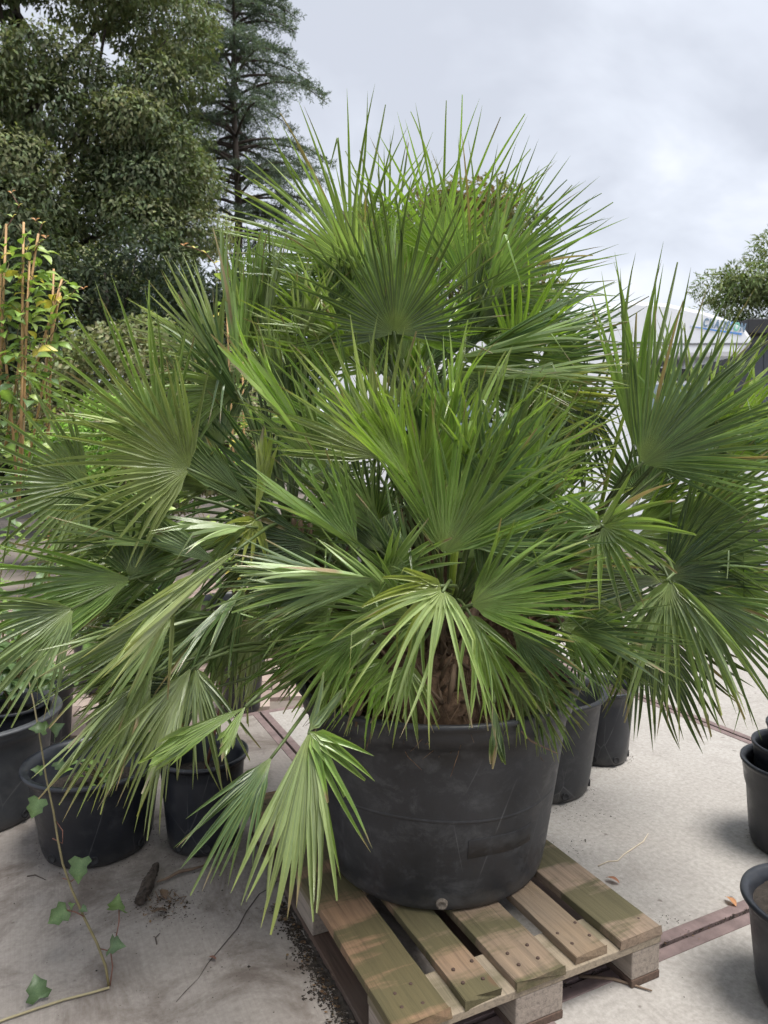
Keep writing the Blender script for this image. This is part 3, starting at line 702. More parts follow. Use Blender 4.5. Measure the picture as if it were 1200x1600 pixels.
# pale hanging leaf in front, tufts above the soil
F_('C', 693, 922, 1.60, 248, 22, .35, 130, 10, 10, .38, 0, 'p', fuse=.12, yel=.8, wid=1.1, kink=.2, outer=.25, mess=2.5)
F_('C', 690, 915, 1.66, 200, 18, .22, 100, 10, 10, .35, 0, 'y', fuse=.2, wid=1.4, kink=.3)
F_('C', 590, 905, 1.70, 176, 12, .36, 55, 18, 35, .10, -40, 'p', fuse=.45, wid=1.2)
F_('C', 600, 900, 1.72, 30, 15, .20, 110, 12, 15, .15, 20, 'n', fuse=.3, wid=1.4)
F_('C', 555, 915, 1.78, 172, 5, .36, 70, 20, 30, .14, -30, 'g')
F_('C', 575, 985, 1.75, 200, 10, .26, 90, 18, 25, .25, -20, 'n', yel=.6)
F_('C', 545, 1000, 1.80, 225, 8, .24, 90, 18, 20, .25, 0, 'n', yel=.6)
F_('C', 640, 960, 1.72, 150, 10, .30, 90, 20, 30, .15, -20, 'n')


F_('K', 800, 985, 1.85, 325, 10, .26, 70, 16, 25, .35, 20, 'd')
F_('K', 800, 1055, 1.90, 320, 12, .24, 95, 20, 15, .45, 0, 'o', fuse=.2, yel=.7)
F_('K', 830, 1050, 1.95, 300, 5, .24, 90, 18, 15, .35, 0, 'n', fuse=.25, yel=.7)
F_('K', 762, 1040, 1.84, 80, 15, .085, 150, 10, 70, -.1, 0, 'g', fuse=.9, kink=0)
F_('K', 772, 1095, 1.80, 275, 8, .165, 22, 5, 30, .08, 0, 'd', fuse=.7, wid=1.3, kink=0, outer=.1)
F_('K', 880, 960, 2.15, 330, 5, .34, 90, 22, 20, .25, 0, 'd')
F_('C', 640, 1040, 1.80, 258, 8, .20, 120, 14, 15, .3, 0, 'n', fuse=.2, yel=.7)
F_('C', 600, 1030, 1.84, 236, 8, .24, 90, 14, 15, .3, 0, 'b', fuse=.2, yel=.7)
F_('C', 520, 985, 1.92, 190, 8, .32, 90, 18, 20, .2, -20, 'n', yel=.5)
F_('C', 745, 985, 1.75, 300, 10, .28, 70, 12, 15, .3, 0, 'n', fuse=.2, yel=.5)
F_('C', 660, 965, 1.70, 232, 14, .28, 80, 9, 12, .36, 0, 'n', fuse=.12, yel=.8, wid=.9, mess=2)
F_('C', 735, 960, 1.70, 292, 14, .27, 80, 9, 12, .34, 0, 'n', fuse=.12, yel=.8, wid=.9, mess=2)
# ---- left crown
F_('L', 296, 733, 1.85, 160, 12, .375, 158, 26, 14, .16, 0, 'o', fuse=.42, wid=1.2)
F_('L', 255, 700, 2.12, 116, 0, .50, 96, 19, 14, .0, 0, 'n', fuse=.42, kink=0, wid=1.15)
F_('L', 262, 690, 2.2, 175, 10, .36, 90, 22, 25, .22, -30, 'p')
F_('L', 137, 757, 2.05, 182, 10, .40, 170, 29, 12, .14, 0, 'o', fuse=.42, wid=1.1)
F_('L', 372, 610, 2.25, 97, -5, .50, 34, 16, 55, .0, 60, 'n', fuse=.55, kink=0)
F_('L', 395, 560, 2.40, 88, 0, .42, 40, 18, 40, .0, -30, 'n', fuse=.6, kink=0)
F_('L', 410, 590, 2.35, 82, 0, .48, 30, 14, 55, .0, -50, 'o', fuse=.6, kink=0)
F_('L', 345, 560, 2.35, 125, -5, .34, 110, 24, 25, .08, -20, 'p')
F_('L', 372, 612, 2.18, 122, 5, .33, 16, 8, 60, .0, 20, 'd', fuse=.6, kink=0)
F_('L', 365, 610, 2.25, 185, 5, .34, 100, 20, 20, .28, -10, 'p', fuse=.2)
F_('L', 512, 735, 1.95, 129, 6, .47, 22, 10, 60, -.02, 30, 'b', fuse=.6, kink=0, wid=1.4)
F_('L', 510, 738, 2.0, 120, 0, .33, 60, 16, 30, .06, 0, 'n')
F_('L', 398, 806, 1.95, 82, 5, .24, 30, 10, 55, -.03, 30, 'y', fuse=.7, kink=0, wid=1.3)
F_('L', 400, 812, 1.93, 235, 15, .14, 130, 9, 10, .3, 0, 'y', fuse=.2, wid=1.4)
F_('L', 394, 792, 1.98, 136, 5, .30, 36, 11, 12, .02, 10, 'd', fuse=.88, kink=0, wid=1.3)
F_('L', 340, 880, 1.84, 150, 8, .20, 34, 9, 12, .02, 15, 'g', fuse=.88, kink=0, wid=1.3, outer=.1)
F_('L', 375, 855, 1.72, 221, 12, .46, 26, 12, 55, .05, 40, 'p', fuse=.6, yel=.6, wid=1.3)
F_('L', 206, 905, 1.80, 186, 14, .44, 70, 22, 22, .14, -10, 'n', fuse=.45, kink=.10, wid=1.15)
F_('L', 206, 900, 1.82, 80, 0, .18, 140, 18, 15, .1, 0, 'd')
F_('L', 115, 950, 1.70, 208, 18, .36, 95, 22, 22, .24, -10, 'g', fuse=.35, kink=.14)
F_('L', 270, 965, 1.80, 212, 12, .38, 70, 20, 30, .15, -10, 'o', fuse=.5)
F_('L', 352, 1000, 1.95, 182, 10, .38, 75, 22, 25, .10, -20, 'g', fuse=.6)
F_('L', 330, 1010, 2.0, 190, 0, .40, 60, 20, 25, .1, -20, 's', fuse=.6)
F_('L', 235, 800, 2.2, 195, 5, .40, 120, 26, 20, .15, 0, 'n')
F_('L', 290, 865, 2.15, 178, 0, .32, 140, 26, 15, .1, 0, 'd')
F_('L', 430, 770, 2.25, 150, -5, .42, 130, 26, 15, .06, 0, 'd')
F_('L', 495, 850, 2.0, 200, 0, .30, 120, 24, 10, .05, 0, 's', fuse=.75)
F_('L', 470, 700, 2.25, 95, 0, .32, 60, 20, 30, .02, 0, 's')
# bottom left hanging leaves
F_('B', 300, 1042, 1.70, 240, 2, .39, 56, 18, 42, .30, 20, 'o', fuse=.42, yel=.7)
F_('B', 306, 1044, 1.70, 282, 5, .30, 70, 12, 20, .25, 0, 'o', fuse=.2, yel=.9)
F_('B', 240, 1050, 1.74, 230, 12, .36, 60, 20, 35, .2, -10, 'o', fuse=.5, yel=.6)
F_('B', 330, 1075, 1.85, 195, 5, .34, 80, 22, 20, .2, -10, 's', fuse=.55)
F_('B', 386, 1104, 1.62, 203, 10, .26, 20, 7, 20, .16, 20, 'n', fuse=.85, wid=1.35, kink=0)
F_('B', 384, 1103, 1.61, 240, 15, .13, 30, 6, 30, .12, 20, 'n', fuse=.9, wid=1.0, kink=0)
F_('B', 425, 1182, 1.58, 232, 12, .31, 50, 13, 25, .20, 0, 'd', fuse=.5)
F_('B', 483, 1143, 1.50, 261, 10, .365, 44, 12, 14, .04, 0, 'o', fuse=.58, wid=1.2, yel=.4, outer=.10, kink=0)
F_('B', 483, 1143, 1.50, 318, 10, .17, 70, 5, 10, .22, 0, 'n', fuse=.3, wid=1.7, outer=.1, kink=0, pet=False)
F_('B', 483, 1143, 1.50, 288, 8, .29, 40, 4, 10, .12, 0, 'n', fuse=.3, wid=1.1, outer=.1, kink=0, pet=False)
F_('B', 483, 1143, 1.50, 55, 8, .13, 50, 3, 10, .12, 0, 'g', fuse=.3, wid=1.3, outer=.1, kink=0, pet=False)
# ---- right crown
F_('R', 1001, 726, 2.05, 48, 8, .56, 112, 27, 28, .05, 0, 'd', fuse=.44, kink=.02, wid=1.1)
F_('R', 1005, 722, 2.10, 20, 5, .48, 90, 22, 20, .08, 10, 'g', fuse=.4)
F_('R', 990, 700, 2.15, 90, 4, .58, 44, 14, 35, .0, 0, 'n', fuse=.42, kink=0, wid=1.25)
F_('R', 1085, 690, 2.45, 62, 0, .46, 140, 28, 15, .04, 0, 'p', fuse=.42)
F_('R', 1120, 700, 2.35, 40, 0, .44, 130, 26, 18, .06, 0, 'b', fuse=.42)
F_('R', 1062, 842, 2.15, 22, 6, .44, 120, 28, 20, .08, 0, 'd', fuse=.45)
F_('R', 1090, 780, 2.5, 35, 0, .44, 150, 28, 15, .08, 0, 'n')
F_('R', 942, 822, 1.74, 335, 26, .22, 170, 13, 8, .30, 10, 'n', fuse=.25, wid=1.5, kink=.1, outer=.15)
F_('R', 940, 820, 1.74, 165, 18, .16, 80, 7, 10, .15, 0, 'n', fuse=.3, wid=1.3, pet=False)
F_('R', 1048, 908, 1.90, 272, 10, .42, 110, 18, 18, .36, 0, 'o', fuse=.16, yel=.8, kink=.10, wid=1.5)
F_('R', 1044, 906, 1.74, 187, 4, .245, 30, 6, 6, .04, 0, 'k', fuse=.92, wid=1.5, kink=0, outer=.05)
F_('R', 1040, 900, 2.1, 25, 0, .34, 130, 22, 15, .1, 0, 's')
F_('R', 1085, 930, 2.05, 322, 8, .44, 90, 26, 25, .2, 10, 'g', fuse=.4)
F_('R', 1110, 905, 2.2, 350, 5, .40, 90, 24, 25, .16, 10, 'n')
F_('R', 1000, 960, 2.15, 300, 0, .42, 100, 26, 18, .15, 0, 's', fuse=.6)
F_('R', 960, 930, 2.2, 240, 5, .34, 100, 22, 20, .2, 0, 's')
F_('R', 1000, 780, 2.55, 80, -5, .40, 160, 28, 15, .05, 0, 'd')
F_('R', 900, 700, 2.6, 100, -5, .44, 120, 26, 18, .04, 0, 'd')
# ---- fill leaves further in and at the back
rs0 = np.random.RandomState(77)
def fill(cr, n, hmin, hmax, back=True, zmin=-.3, R=(.34, .46)):
    c = CROWN[cr]
    for i in range(n):
        a = rs0.uniform(0, 6.283); el = rs0.uniform(zmin, 1.2)
        d = np.array([math.cos(a) * math.cos(el), math.sin(a) * math.cos(el), math.sin(el)])
        if back and d[1] < -.1: d[1] *= -1
        hub = c + d * rs0.uniform(hmin, hmax)
        A = d + np.array([0, 0, .15 - .3 * rs0.rand()]); N = np.array([0, 0, 1.0]) + rs0.normal(size=3) * .35 - d * .25
        SEED[0] += 1
        frond(hub, A, N, rs0.uniform(*R), rs0.uniform(120, 190), 26, fold=rs0.uniform(10, 30), droop=rs0.uniform(.05, .22), tone=rs0.choice(list('nndgd')), seed=SEED[0], crown=c)
fill('T', 13, .34, .50, zmin=-.1); fill('L', 11, .30, .50); fill('R', 11, .30, .48); fill('C', 9, .28, .42); fill('K', 3, .26, .4); fill('B', 6, .24, .40)
# scattered half-folded leaves that thicken the clump
rs1 = np.random.RandomState(5)
def thicken(cr, n, box, yr, org, R, tones, droop=(.06, .22)):
    for i in range(n):
        u = rs1.uniform(box[0], box[2]); v = rs1.uniform(box[1], box[3]); a = math.degrees(math.atan2(-(v - org[1]), u - org[0])) + rs1.uniform(-22, 22)
        F_(cr, u, v, rs1.uniform(*yr), a, rs1.uniform(-5, 22), rs1.uniform(*R), rs1.uniform(50, 125), int(rs1.uniform(15, 26)), rs1.uniform(20, 55), rs1.uniform(*droop), rs1.uniform(-65, 65), rs1.choice(list(tones)), mess=1.5, kink=.10, yel=.4)
thicken('L', 18, (190, 760, 430, 1020), (1.85, 2.25), (500, 860), (.28, .40), 'nogdop', (.10, .30))
thicken('L', 6, (330, 520, 470, 720), (2.15, 2.45), (440, 850), (.28, .40), 'npdn', (.0, .08))
thicken('C', 15, (560, 680, 840, 960), (1.78, 2.15), (695, 1000), (.26, .38), 'nbbgdnp', (.03, .12))
thicken('C', 8, (480, 900, 620, 1010), (1.80, 2.05), (690, 930), (.22, .32), 'nnpo', (.12, .28))
thicken('K', 7, (760, 880, 900, 1010), (1.90, 2.2), (720, 960), (.24, .34), 'ndgo', (.10, .30))
thicken('R', 10, (930, 680, 1120, 930), (2.1, 2.5), (900, 900), (.30, .42), 'ngdp', (.06, .22))
thicken('T', 13, (540, 430, 830, 620), (2.3, 2.6), (648, 720), (.28, .42), 'nbpdgb', (.04, .16))
# spears (unopened leaves)
for (cr, u, v, y, tu, tv) in (('T', 655, 560, 2.3, 652, 505), ('R', 960, 700, 2.2, 990, 600), ('C', 716, 830, 1.75, 722, 735), ('C', 712, 800, 1.76, 714, 765)):
    a = Vector(P(u, v, y)) - Vector(PO); b = Vector(P(tu, tv, y)) - Vector(PO)
    c = Vector(CROWN[cr] - PO)
    obj('spear_leaf', MB().tube([c, c.lerp(a, .6), a, a.lerp(b, .5), b], [.008, .007, .0065, .005, .0006], 7).mesh('spear_leaf', True), plain('spear_green', (.30, .40, .06), .4, .2, 20), palm)
# trunks with old leaf bases and fibre
def trunk(a, b, r0, r1, seed, nb=70):
    rs = random.Random(seed); a = Vector(a); b = Vector(b); mb = MB()
    n = 12; path = bez(a, a + Vector((0, 0, .15)), a.lerp(b, .6) + Vector((0, 0, .05)), b, n)
    mb.tube(path, [r0 + (r1 - r0) * i / (n - 1) + rs.uniform(-.006, .006) for i in range(n)], 12)
    t = obj('trunk', mb.mesh('trunk', True), M_FIBRE, palm)
    sb = MB()
    for k in range(nb):
        i = rs.uniform(0, n - 1.01); p = path[int(i)].lerp(path[int(i) + 1], i - int(i)); g = rs.uniform(0, 6.283); r = r0 + (r1 - r0) * i / (n - 1)
        o = Vector((math.cos(g), math.sin(g), .25)); q = p + o * r * .7; L = rs.uniform(.05, .12)
        sb.tube([q, q + o * L * .4 + Vector((0, 0, L * .4)), q + o * L * .6 + Vector((0, 0, L))], [.016, .012, rs.uniform(.002, .008)], 5)
    obj('old_leaf_bases', sb.mesh('old_leaf_bases', True), M_BASES, t)
    fb = MB()
    for k in range(240):
        i = rs.uniform(0, n - 1.01); p = path[int(i)].lerp(path[int(i) + 1], i - int(i)); g = rs.uniform(0, 6.283); r = r0 + (r1 - r0) * i / (n - 1)
        o = Vector((math.cos(g), math.sin(g), 0)); q = p + o * r * .9; L = rs.uniform(.04, .13); sd_ = Vector((rs.uniform(-1, 1), rs.uniform(-1, 1), rs.uniform(-1, .6)))
        fb.tube([q, q + o * .03 + sd_ * L * .5, q + o * .035 + sd_ * L + Vector((0, 0, -.03))], [.0016, .0013, .0006], 4)
    stuff(obj('fibre_strands', fb.mesh('fibre_strands', True), M_FIBRE, t))
M_BASES = plain('old_leaf_base', (.12, .08, .05), .85, .45, 25)
zs = .144 + PH * .84 - PO[2]
def rel(c): return Vector(np.array(c) - PO)
trunk((.02, .08, zs - .03), rel(CROWN['T']), .085, .05, 1, 110)
trunk((-.16, .02, zs - .03), rel(CROWN['L']), .075, .045, 2)
trunk((.24, .05, zs - .03), rel(CROWN['R']), .075, .045, 3)
trunk((-.02, -.10, zs - .03), rel(CROWN['C']), .075, .055, 4, 110)
trunk((-.22, -.08, zs - .03), rel(CROWN['B']) + Vector((0, 0, -.05)), .07, .05, 5)
trunk((.18, -.10, zs - .03), rel(CROWN['K']) + Vector((0, 0, -.05)), .07, .05, 6)
def root_crown():
    rs = random.Random(12); v, f = [], []; NR, NS = 14, 40
    for i in range(NR + 1):
        t = i / NR; ph = t * math.pi / 2
        for j in range(NS):
            a = j / NS * 6.2832; k = 1 + .10 * math.sin(3 * a + 4 * t) + rs.uniform(-.06, .06)
            v.append((.33 * math.cos(ph) ** .8 * k * math.cos(a) - .01, .30 * math.cos(ph) ** .8 * k * math.sin(a) - .03, zs + .02 + .28 * math.sin(ph) * k))
    for i in range(NR):
        for j in range(NS):
            j2 = (j + 1) % NS; f.append((i * NS + j, i * NS + j2, (i + 1) * NS + j2, (i + 1) * NS + j))
    rc = obj('root_crown', MB().add(v, f).mesh('root_crown', True), M_FIBRE, palm)
    fb = MB()
    for k in range(2600):
        p = Vector(v[rs.randrange(len(v) - NS)]); L = rs.uniform(.03, .10); o = Vector((p.x, p.y, .05)).normalized()
        d1 = Vector((rs.uniform(-1, 1), rs.uniform(-1, 1), rs.uniform(-1.2, .5)))
        fb.tube([p, p + o * rs.uniform(.004, .03) + d1 * L * .5, p + o * .02 + d1 * L], [.0017, .0013, .0006], 4)
    stuff(obj('fibre_strands', fb.mesh('fibre_strands', True), M_FIBRE, rc))
    hb = MB()
    for k in range(260):
        p = Vector(v[rs.randrange(NS * 10)]); L = rs.uniform(.05, .13); o = Vector((p.x, p.y, 0)).normalized(); d1 = Vector((rs.uniform(-.5, .5), rs.uniform(-.5, .5), rs.uniform(.2, 1)))
        hb.tube([p, p + o * .015 + d1 * L * .5, p + o * .03 + d1 * L], [.006, .005, .0015], 5)
    stuff(obj('old_leaf_bases', hb.mesh('old_leaf_bases', True), M_BASES, rc))
root_crown()
# dead husks lying against the rim
for k, (u, v, y) in enumerate(((545, 1125, 1.88), (556, 1135, 1.87), (515, 1040, 1.95), (700, 1100, 1.86), (650, 1120, 1.86))):
    a = rel(P(u, v, y)); obj('dead_husk', MB().tube([a, a + Vector((.01, 0, .05)), a + Vector((.02, .02, .10))], [.003, .010, .005], 5).mesh('dead_husk', True), M_BASES, palm)
tw = [rel(P(u, v, 1.86)) for u, v in ((800, 1120), (812, 1140), (830, 1158), (872, 1178))]
obj('dry_flower_stalk', MB().tube(tw, [.004, .0035, .003, .0015], 6).mesh('dry_flower_stalk', True), M_TWIG, palm)
# ------------------------------------------------------------------ near plants
def leaf_mesh(name, kind, col):
    """small shaped leaf, base at origin, pointing +y, unit length"""
    rs = random.Random(name)
    if kind == 'oval': prof = [(0, .02), (.15, .17), (.35, .27), (.6, .27), (.82, .15), (1, .0)]
    if kind == 'ivy': prof = [(0, .03), (-.10, .30), (.10, .52), (.30, .34), (.52, .42), (.70, .22), (1, .0)]
    v, f = [], []
    for y, w in prof: v += [(-w, y, .32 * w + .16 * math.sin(y * 3) - .1 * y), (0, max(y, 0), .10 * math.sin(y * 3) - .1 * y * y), (w, y, .22 * w + .16 * math.sin(y * 3) - .14 * y)]
    for i in range(len(prof) - 1):
        a = i * 3; f += [(a, a + 1, a + 4, a + 3), (a + 1, a + 2, a + 5, a + 4)]
    c = np.array([col] * len(v)); c[1::3] = np.array(col) * 1.6 + .03
    me = mesh_np(name, v, f, col=c); me.materials.append(M_NEAR); return me
def place_leaf(me, p, d, n, s, parent, name='leaf'):
    d = Vector(d).normalized(); n = Vector(n); x = d.cross(n)
    if x.length < 1e-3: x = Vector((1, 0, 0))
    x.normalize(); z = x.cross(d)
    o = obj(name, me, None, parent); m = Matrix((x, d, z)).transposed().to_4x4(); m.translation = Vector(p); o.matrix_local = m @ Matrix.Scale(s, 4); return o
OV = [leaf_mesh('oval_leaf_%d' % i, 'oval', c) for i, c in enumerate([(.12, .20, .05), (.17, .27, .05), (.25, .33, .08), (.42, .36, .07), (.34, .16, .05), (.09, .15, .055)])]
IV = [leaf_mesh('ivy_leaf_%d' % i, 'ivy', c) for i, c in enumerate([(.075, .13, .042), (.10, .165, .060), (.06, .105, .040)])]
def climber(label, base, canes, nleaf, seed, cats='climbing plant', potr=.12, tend=()):
    rs = random.Random(seed); b = Vector(base); t = tag(empty('climbing_plant', base), label, cats)
    k = (.02)
    obj('pot', MB().lathe([(.001, .005), (potr * .8, 0), (potr * .82, .01), (potr, .26), (potr + .01, .27), (potr + .01, .29), (potr - .006, .29), (potr - .012, .24), (.001, .235)], seg=32).mesh('pot', True), M_POT2, t)
    segs = []
    for a, c in canes:
        a = Vector(a) - b; c = Vector(c) - b
        obj('cane', MB().tube([a, a.lerp(c, .33) + Vector((.004, 0, 0)), a.lerp(c, .66), c], [.0055, .0055, .005, .0045], 8).mesh('cane', True), M_CANE, t); segs.append((a, c))
    for a, c in segs[:6]:
        pts = []; L = (c - a).length; ph = rs.uniform(0, 6)
        for i in range(46):
            s = i / 45 * .99; p = a.lerp(c, s); r = .014 + .02 * rs.random() * (i % 3 == 0)
            pts.append(p + Vector((math.cos(s * 26 + ph) * r, math.sin(s * 26 + ph) * r, 0)))
        obj('vine_stem', MB().tube(pts, .0021, 5).mesh('vine_stem', True), M_VINE, t)
    for pts in tend:
        q = [Vector(p) - b for p in pts]; obj('tendril', MB().tube(q, [.0022] * (len(q) - 1) + [.001], 5).mesh('tendril', True), M_VINER, t)
        for i, p in enumerate(q[1:]):
            for s in (-1, 1):
                place_leaf(OV[4 if i == len(q) - 2 else rs.choice((2, 3))], p, (s * .8, rs.uniform(-.4, .2), .5), (0, -.6, .8), rs.uniform(.018, .03), t)
    for i in range(nleaf):
        a, c = rs.choice(segs); s = rs.random() ** .9 * .98 + .01; p = a.lerp(c, s)
        g = rs.uniform(0, 6.283); o = Vector((math.cos(g), math.sin(g), rs.uniform(-.5, .5)))
        rr = rs.uniform(.01, .075) * (1.35 - .8 * s)
        w_ = s if s < .5 else s
        me = OV[rs.choice((0, 1, 5, 0, 1, 2) if s < .55 else (1, 2, 2, 1, 1, 0, 3))]
        place_leaf(me, p + o * rr, o + Vector((0, 0, rs.uniform(-.5, .4))), (rs.uniform(-.5, .5), rs.uniform(-.8, .2), 1), rs.uniform(.048, .082), t)
    return t
d = 3.1
climber('climber on bamboo canes at the left edge, tallest canes', P(20, 1130, d + .1) * 1 - Vector((0, 0, P(20, 1130, d + .1).z)),
        [(P(30, 800, d), P(-6, 400, d)), (P(-8, 760, d - .03), P(10, 350, d)), (P(31, 720, d - .05), P(37, 347, d)), (P(8, 700, d + .05), P(60, 365, d)), (P(30, 790, d), P(46, 408, d - .03)), (P(-15, 800, d), P(2, 415, d - .05))], 290, 21,
        tend=[[P(8, 360, d), P(20, 340, d), P(30, 322, d), P(18, 302, d)], [P(60, 366, d), P(66, 350, d), P(56, 345, d)], [P(50, 400, d), P(62, 380, d), P(72, 372, d)]])
climber('climber on three crossed canes, right of the tallest canes', P(75, 1120, d + .35) - Vector((0, 0, P(75, 1120, d + .35).z)),
        [(P(20, 690, d + .2), P(97, 436, d + .2)), (P(72, 760, d + .3), P(84, 420, d + .25)), (P(40, 740, d + .25), P(94, 457, d + .22)), (P(76, 1000, d + .3), P(72, 520, d + .3))], 190, 22,
        tend=[[P(93, 472, d + .2), P(108, 465, d + .2), P(118, 452, d + .2), P(131, 452, d + .2)]])
climber('young climber with a curling red shoot beyond the palm', P(375, 900, 3.9) - Vector((0, 0, P(375, 900, 3.9).z)),
        [(P(372, 900, 3.9), P(352, 430, 3.9)), (P(385, 900, 3.9), P(378, 520, 3.9))], 50, 23,
        tend=[[P(345, 440, 3.9), P(335, 412, 3.9), P(322, 396, 3.9), P(305, 388, 3.9), P(287, 384, 3.9)]])
# leafy pot plants along the left side (each its own plant)
def bush(label, base, h, r, n, seed, cols=(0, 1, 5), s=(.035, .06), kind='oval', cat='plant', name='leafy_plant'):
    rs = random.Random(seed); t = tag(empty(name, base), label, cat); ms = OV if kind == 'oval' else IV; stems = MB()
    ends = []
    for k in range(12):
        g = rs.uniform(0, 6.283); e = Vector((math.cos(g) * r * rs.uniform(.2, .8), math.sin(g) * r * rs.uniform(.2, .8), h * rs.uniform(.55, 1))); ends.append(e)
        stems.tube(bez(Vector((0, 0, 0)), Vector((0, 0, h * .3)), e * .7, e, 6), [.005, .0045, .004, .0035, .003, .0015], 5)
    obj('stems', stems.mesh('stems', True), M_VINE, t)
    for i in range(n):
        e = rs.choice(ends); q = rs.uniform(.35, 1); g = rs.uniform(0, 6.283); o = Vector((math.cos(g), math.sin(g), rs.uniform(-.4, .6)))
        place_leaf(ms[rs.choice(cols)], e * q + o * rs.uniform(.02, r * .35), o + Vector((0, 0, -.3)), (rs.uniform(-.5, .5), rs.uniform(-.9, 0), 1), rs.uniform(*s), t)
    return t
def gz(u, v, y, z): p = P(u, v, y); return (p.x, p.y, z)
bush('ivy growing from the farther black pot inside the grey rimmed pot', (-1.50, 2.83, .36), .34, .20, 110, 31, (0, 1, 2), (.045, .075), 'ivy')
bush('dark leafy plant at the left edge below the canes', (-1.75, 3.25, 0), .92, .34, 170, 32, (0, 5, 5, 1), (.045, .075))
bush('dark broad leaved plant right of the canes, behind the far left leaf', (-1.42, 3.55, 0), 1.45, .30, 150, 33, (0, 5, 5), (.07, .12))
bush('green potted shrub in the big black tub behind the left leaves', (-1.62, 4.35, .5), .62, .34, 150, 34, (0, 1, 5), (.05, .08))
bush('green shrub in the short black tub behind the left leaves', (-1.02, 4.9, .32), .85, .38, 150, 35, (1, 2, 0), (.05, .08))
bush('yellow leaved plant glimpsed between the left palm stems', (-.80, 4.2, 0), 1.75, .20, 90, 36, (3, 3, 2), (.05, .08))
bush('low green plants standing on pavers left of the tub', (-2.3, 4.3, 0), .75, .45, 170, 37, (0, 1, 5), (.05, .09))
bush('seedlings sprouting in the round black tub', (-1.035, 2.56, .19), .14, .12, 26, 38, (0, 1), (.025, .04))
bush('pale leafy shrub behind the pots under the bramble mound', (-2.2, 5.6, 0), 1.5, .6, 220, 39, (2, 1, 0), (.06, .10))
bush('dark leafy shrub at the far left behind the canes', (-3.0, 4.9, 0), 1.6, .6, 220, 40, (0, 5, 1), (.07, .11))
# young stem in the stem pot
st = tag(empty('young_tree', (-.655, 2.53, .22)), 'thin reddish young stem rising from a black pot', 'sapling')
sb = Vector((-.655, 2.53, .22)); q = [Vector((0, 0, 0))] + [Vector(P(u, v, 2.53)) - sb for u, v in ((346, 1100), (340, 1030), (335, 960))]
obj('stem', MB().tube(q, [.006, .0055, .005, .003], 7).mesh('stem', True), M_VINER, st)
for i, (u, v) in enumerate(((340, 1010), (352, 990), (330, 970), (336, 950))): place_leaf(OV[i % 3], Vector(P(u, v, 2.53)) - sb, ((-1) ** i, -.3, .4), (0, -.5, 1), .06, st)
# ivy runner over the concrete
iv = tag(empty('ivy_runner', G(170, 1543)), 'trailing ivy stem with five lobed leaves crossing the concrete at lower left', 'ivy'); io = Vector(G(170, 1543))
def IP(u, v, y): return Vector(P(u, v, y)) - io
y0 = io.y
main = [Vector((0, 0, .004)), IP(165, 1510, y0 + .02), IP(152, 1475, y0 + .05), IP(132, 1435, y0 + .09), IP(112, 1390, y0 + .14), IP(98, 1350, y0 + .18), IP(90, 1310, y0 + .22), IP(84, 1270, y0 + .27), IP(72, 1215, y0 + .34), IP(62, 1150, y0 + .42), IP(52, 1095, y0 + .52), IP(44, 1060, y0 + .62)]
obj('stem', MB().tube(main, [.0034] * 4 + [.0031] * 4 + [.0027] * 4, 7).mesh('stem', True), M_VINE, iv)
g2 = [Vector(G(u, v, .006)) - io for u, v in ((171, 1543), (140, 1552), (100, 1562), (60, 1575), (10, 1592), (-40, 1612))]
obj('ground_stem', MB().tube(g2, .0032, 6).mesh('ground_stem', True), plain('pale_stem', (.30, .26, .15), .7), iv)
for pts in ([(131, 1432, .09), (118, 1425, .10), (105, 1422, .10)], [(155, 1482, .05), (168, 1485, .05), (180, 1472, .06), (186, 1440, .07), (186, 1422, .08)], [(98, 1372, .16), (112, 1377, .16), (126, 1365, .16), (128, 1342, .17)], [(82, 1310, .23), (98, 1318, .22), (98, 1298, .24), (85, 1280, .26)], [(172, 1540, 0), (176, 1510, .02), (172, 1480, .04)]):
    obj('leaf_stalk', MB().tube([IP(u, v, y0 + dy) for u, v, dy in pts], .0017, 5).mesh('leaf_stalk', True), M_VINER, iv)
for i, (u, v, dy, dx_, dz_, s, nx, nz) in enumerate(((104, 1421, .10, -.8, -.5, .050, .3, .6), (186, 1421, .08, .1, .9, .052, 0, .5), (172, 1479, .04, .9, .3, .046, -.2, .9), (128, 1341, .17, .0, -.6, .058, 0, .6), (62, 1248, .30, -.3, -.9, .052, .2, .3), (85, 1148, .40, .6, .7, .055, 0, .6), (72, 1140, .42, -.8, .2, .045, 0, .8), (110, 1418, .11, .5, .6, .024, .2, .7), (127, 1419, .10, .8, -.1, .020, 0, .9), (90, 1190, .37, .5, -.5, .035, .2, .5), (66, 1205, .35, -.7, .3, .03, .2, .8))):
    place_leaf(IV[i % 3], IP(u, v, y0 + dy), (dx_, -.35, dz_), (nx, -.7, nz), s * 1.15, iv)
place_leaf(IV[2], Vector(G(62, 1560, .012)) - io, (-.4, .4, .8), (.4, -.8, .3), .06, iv)

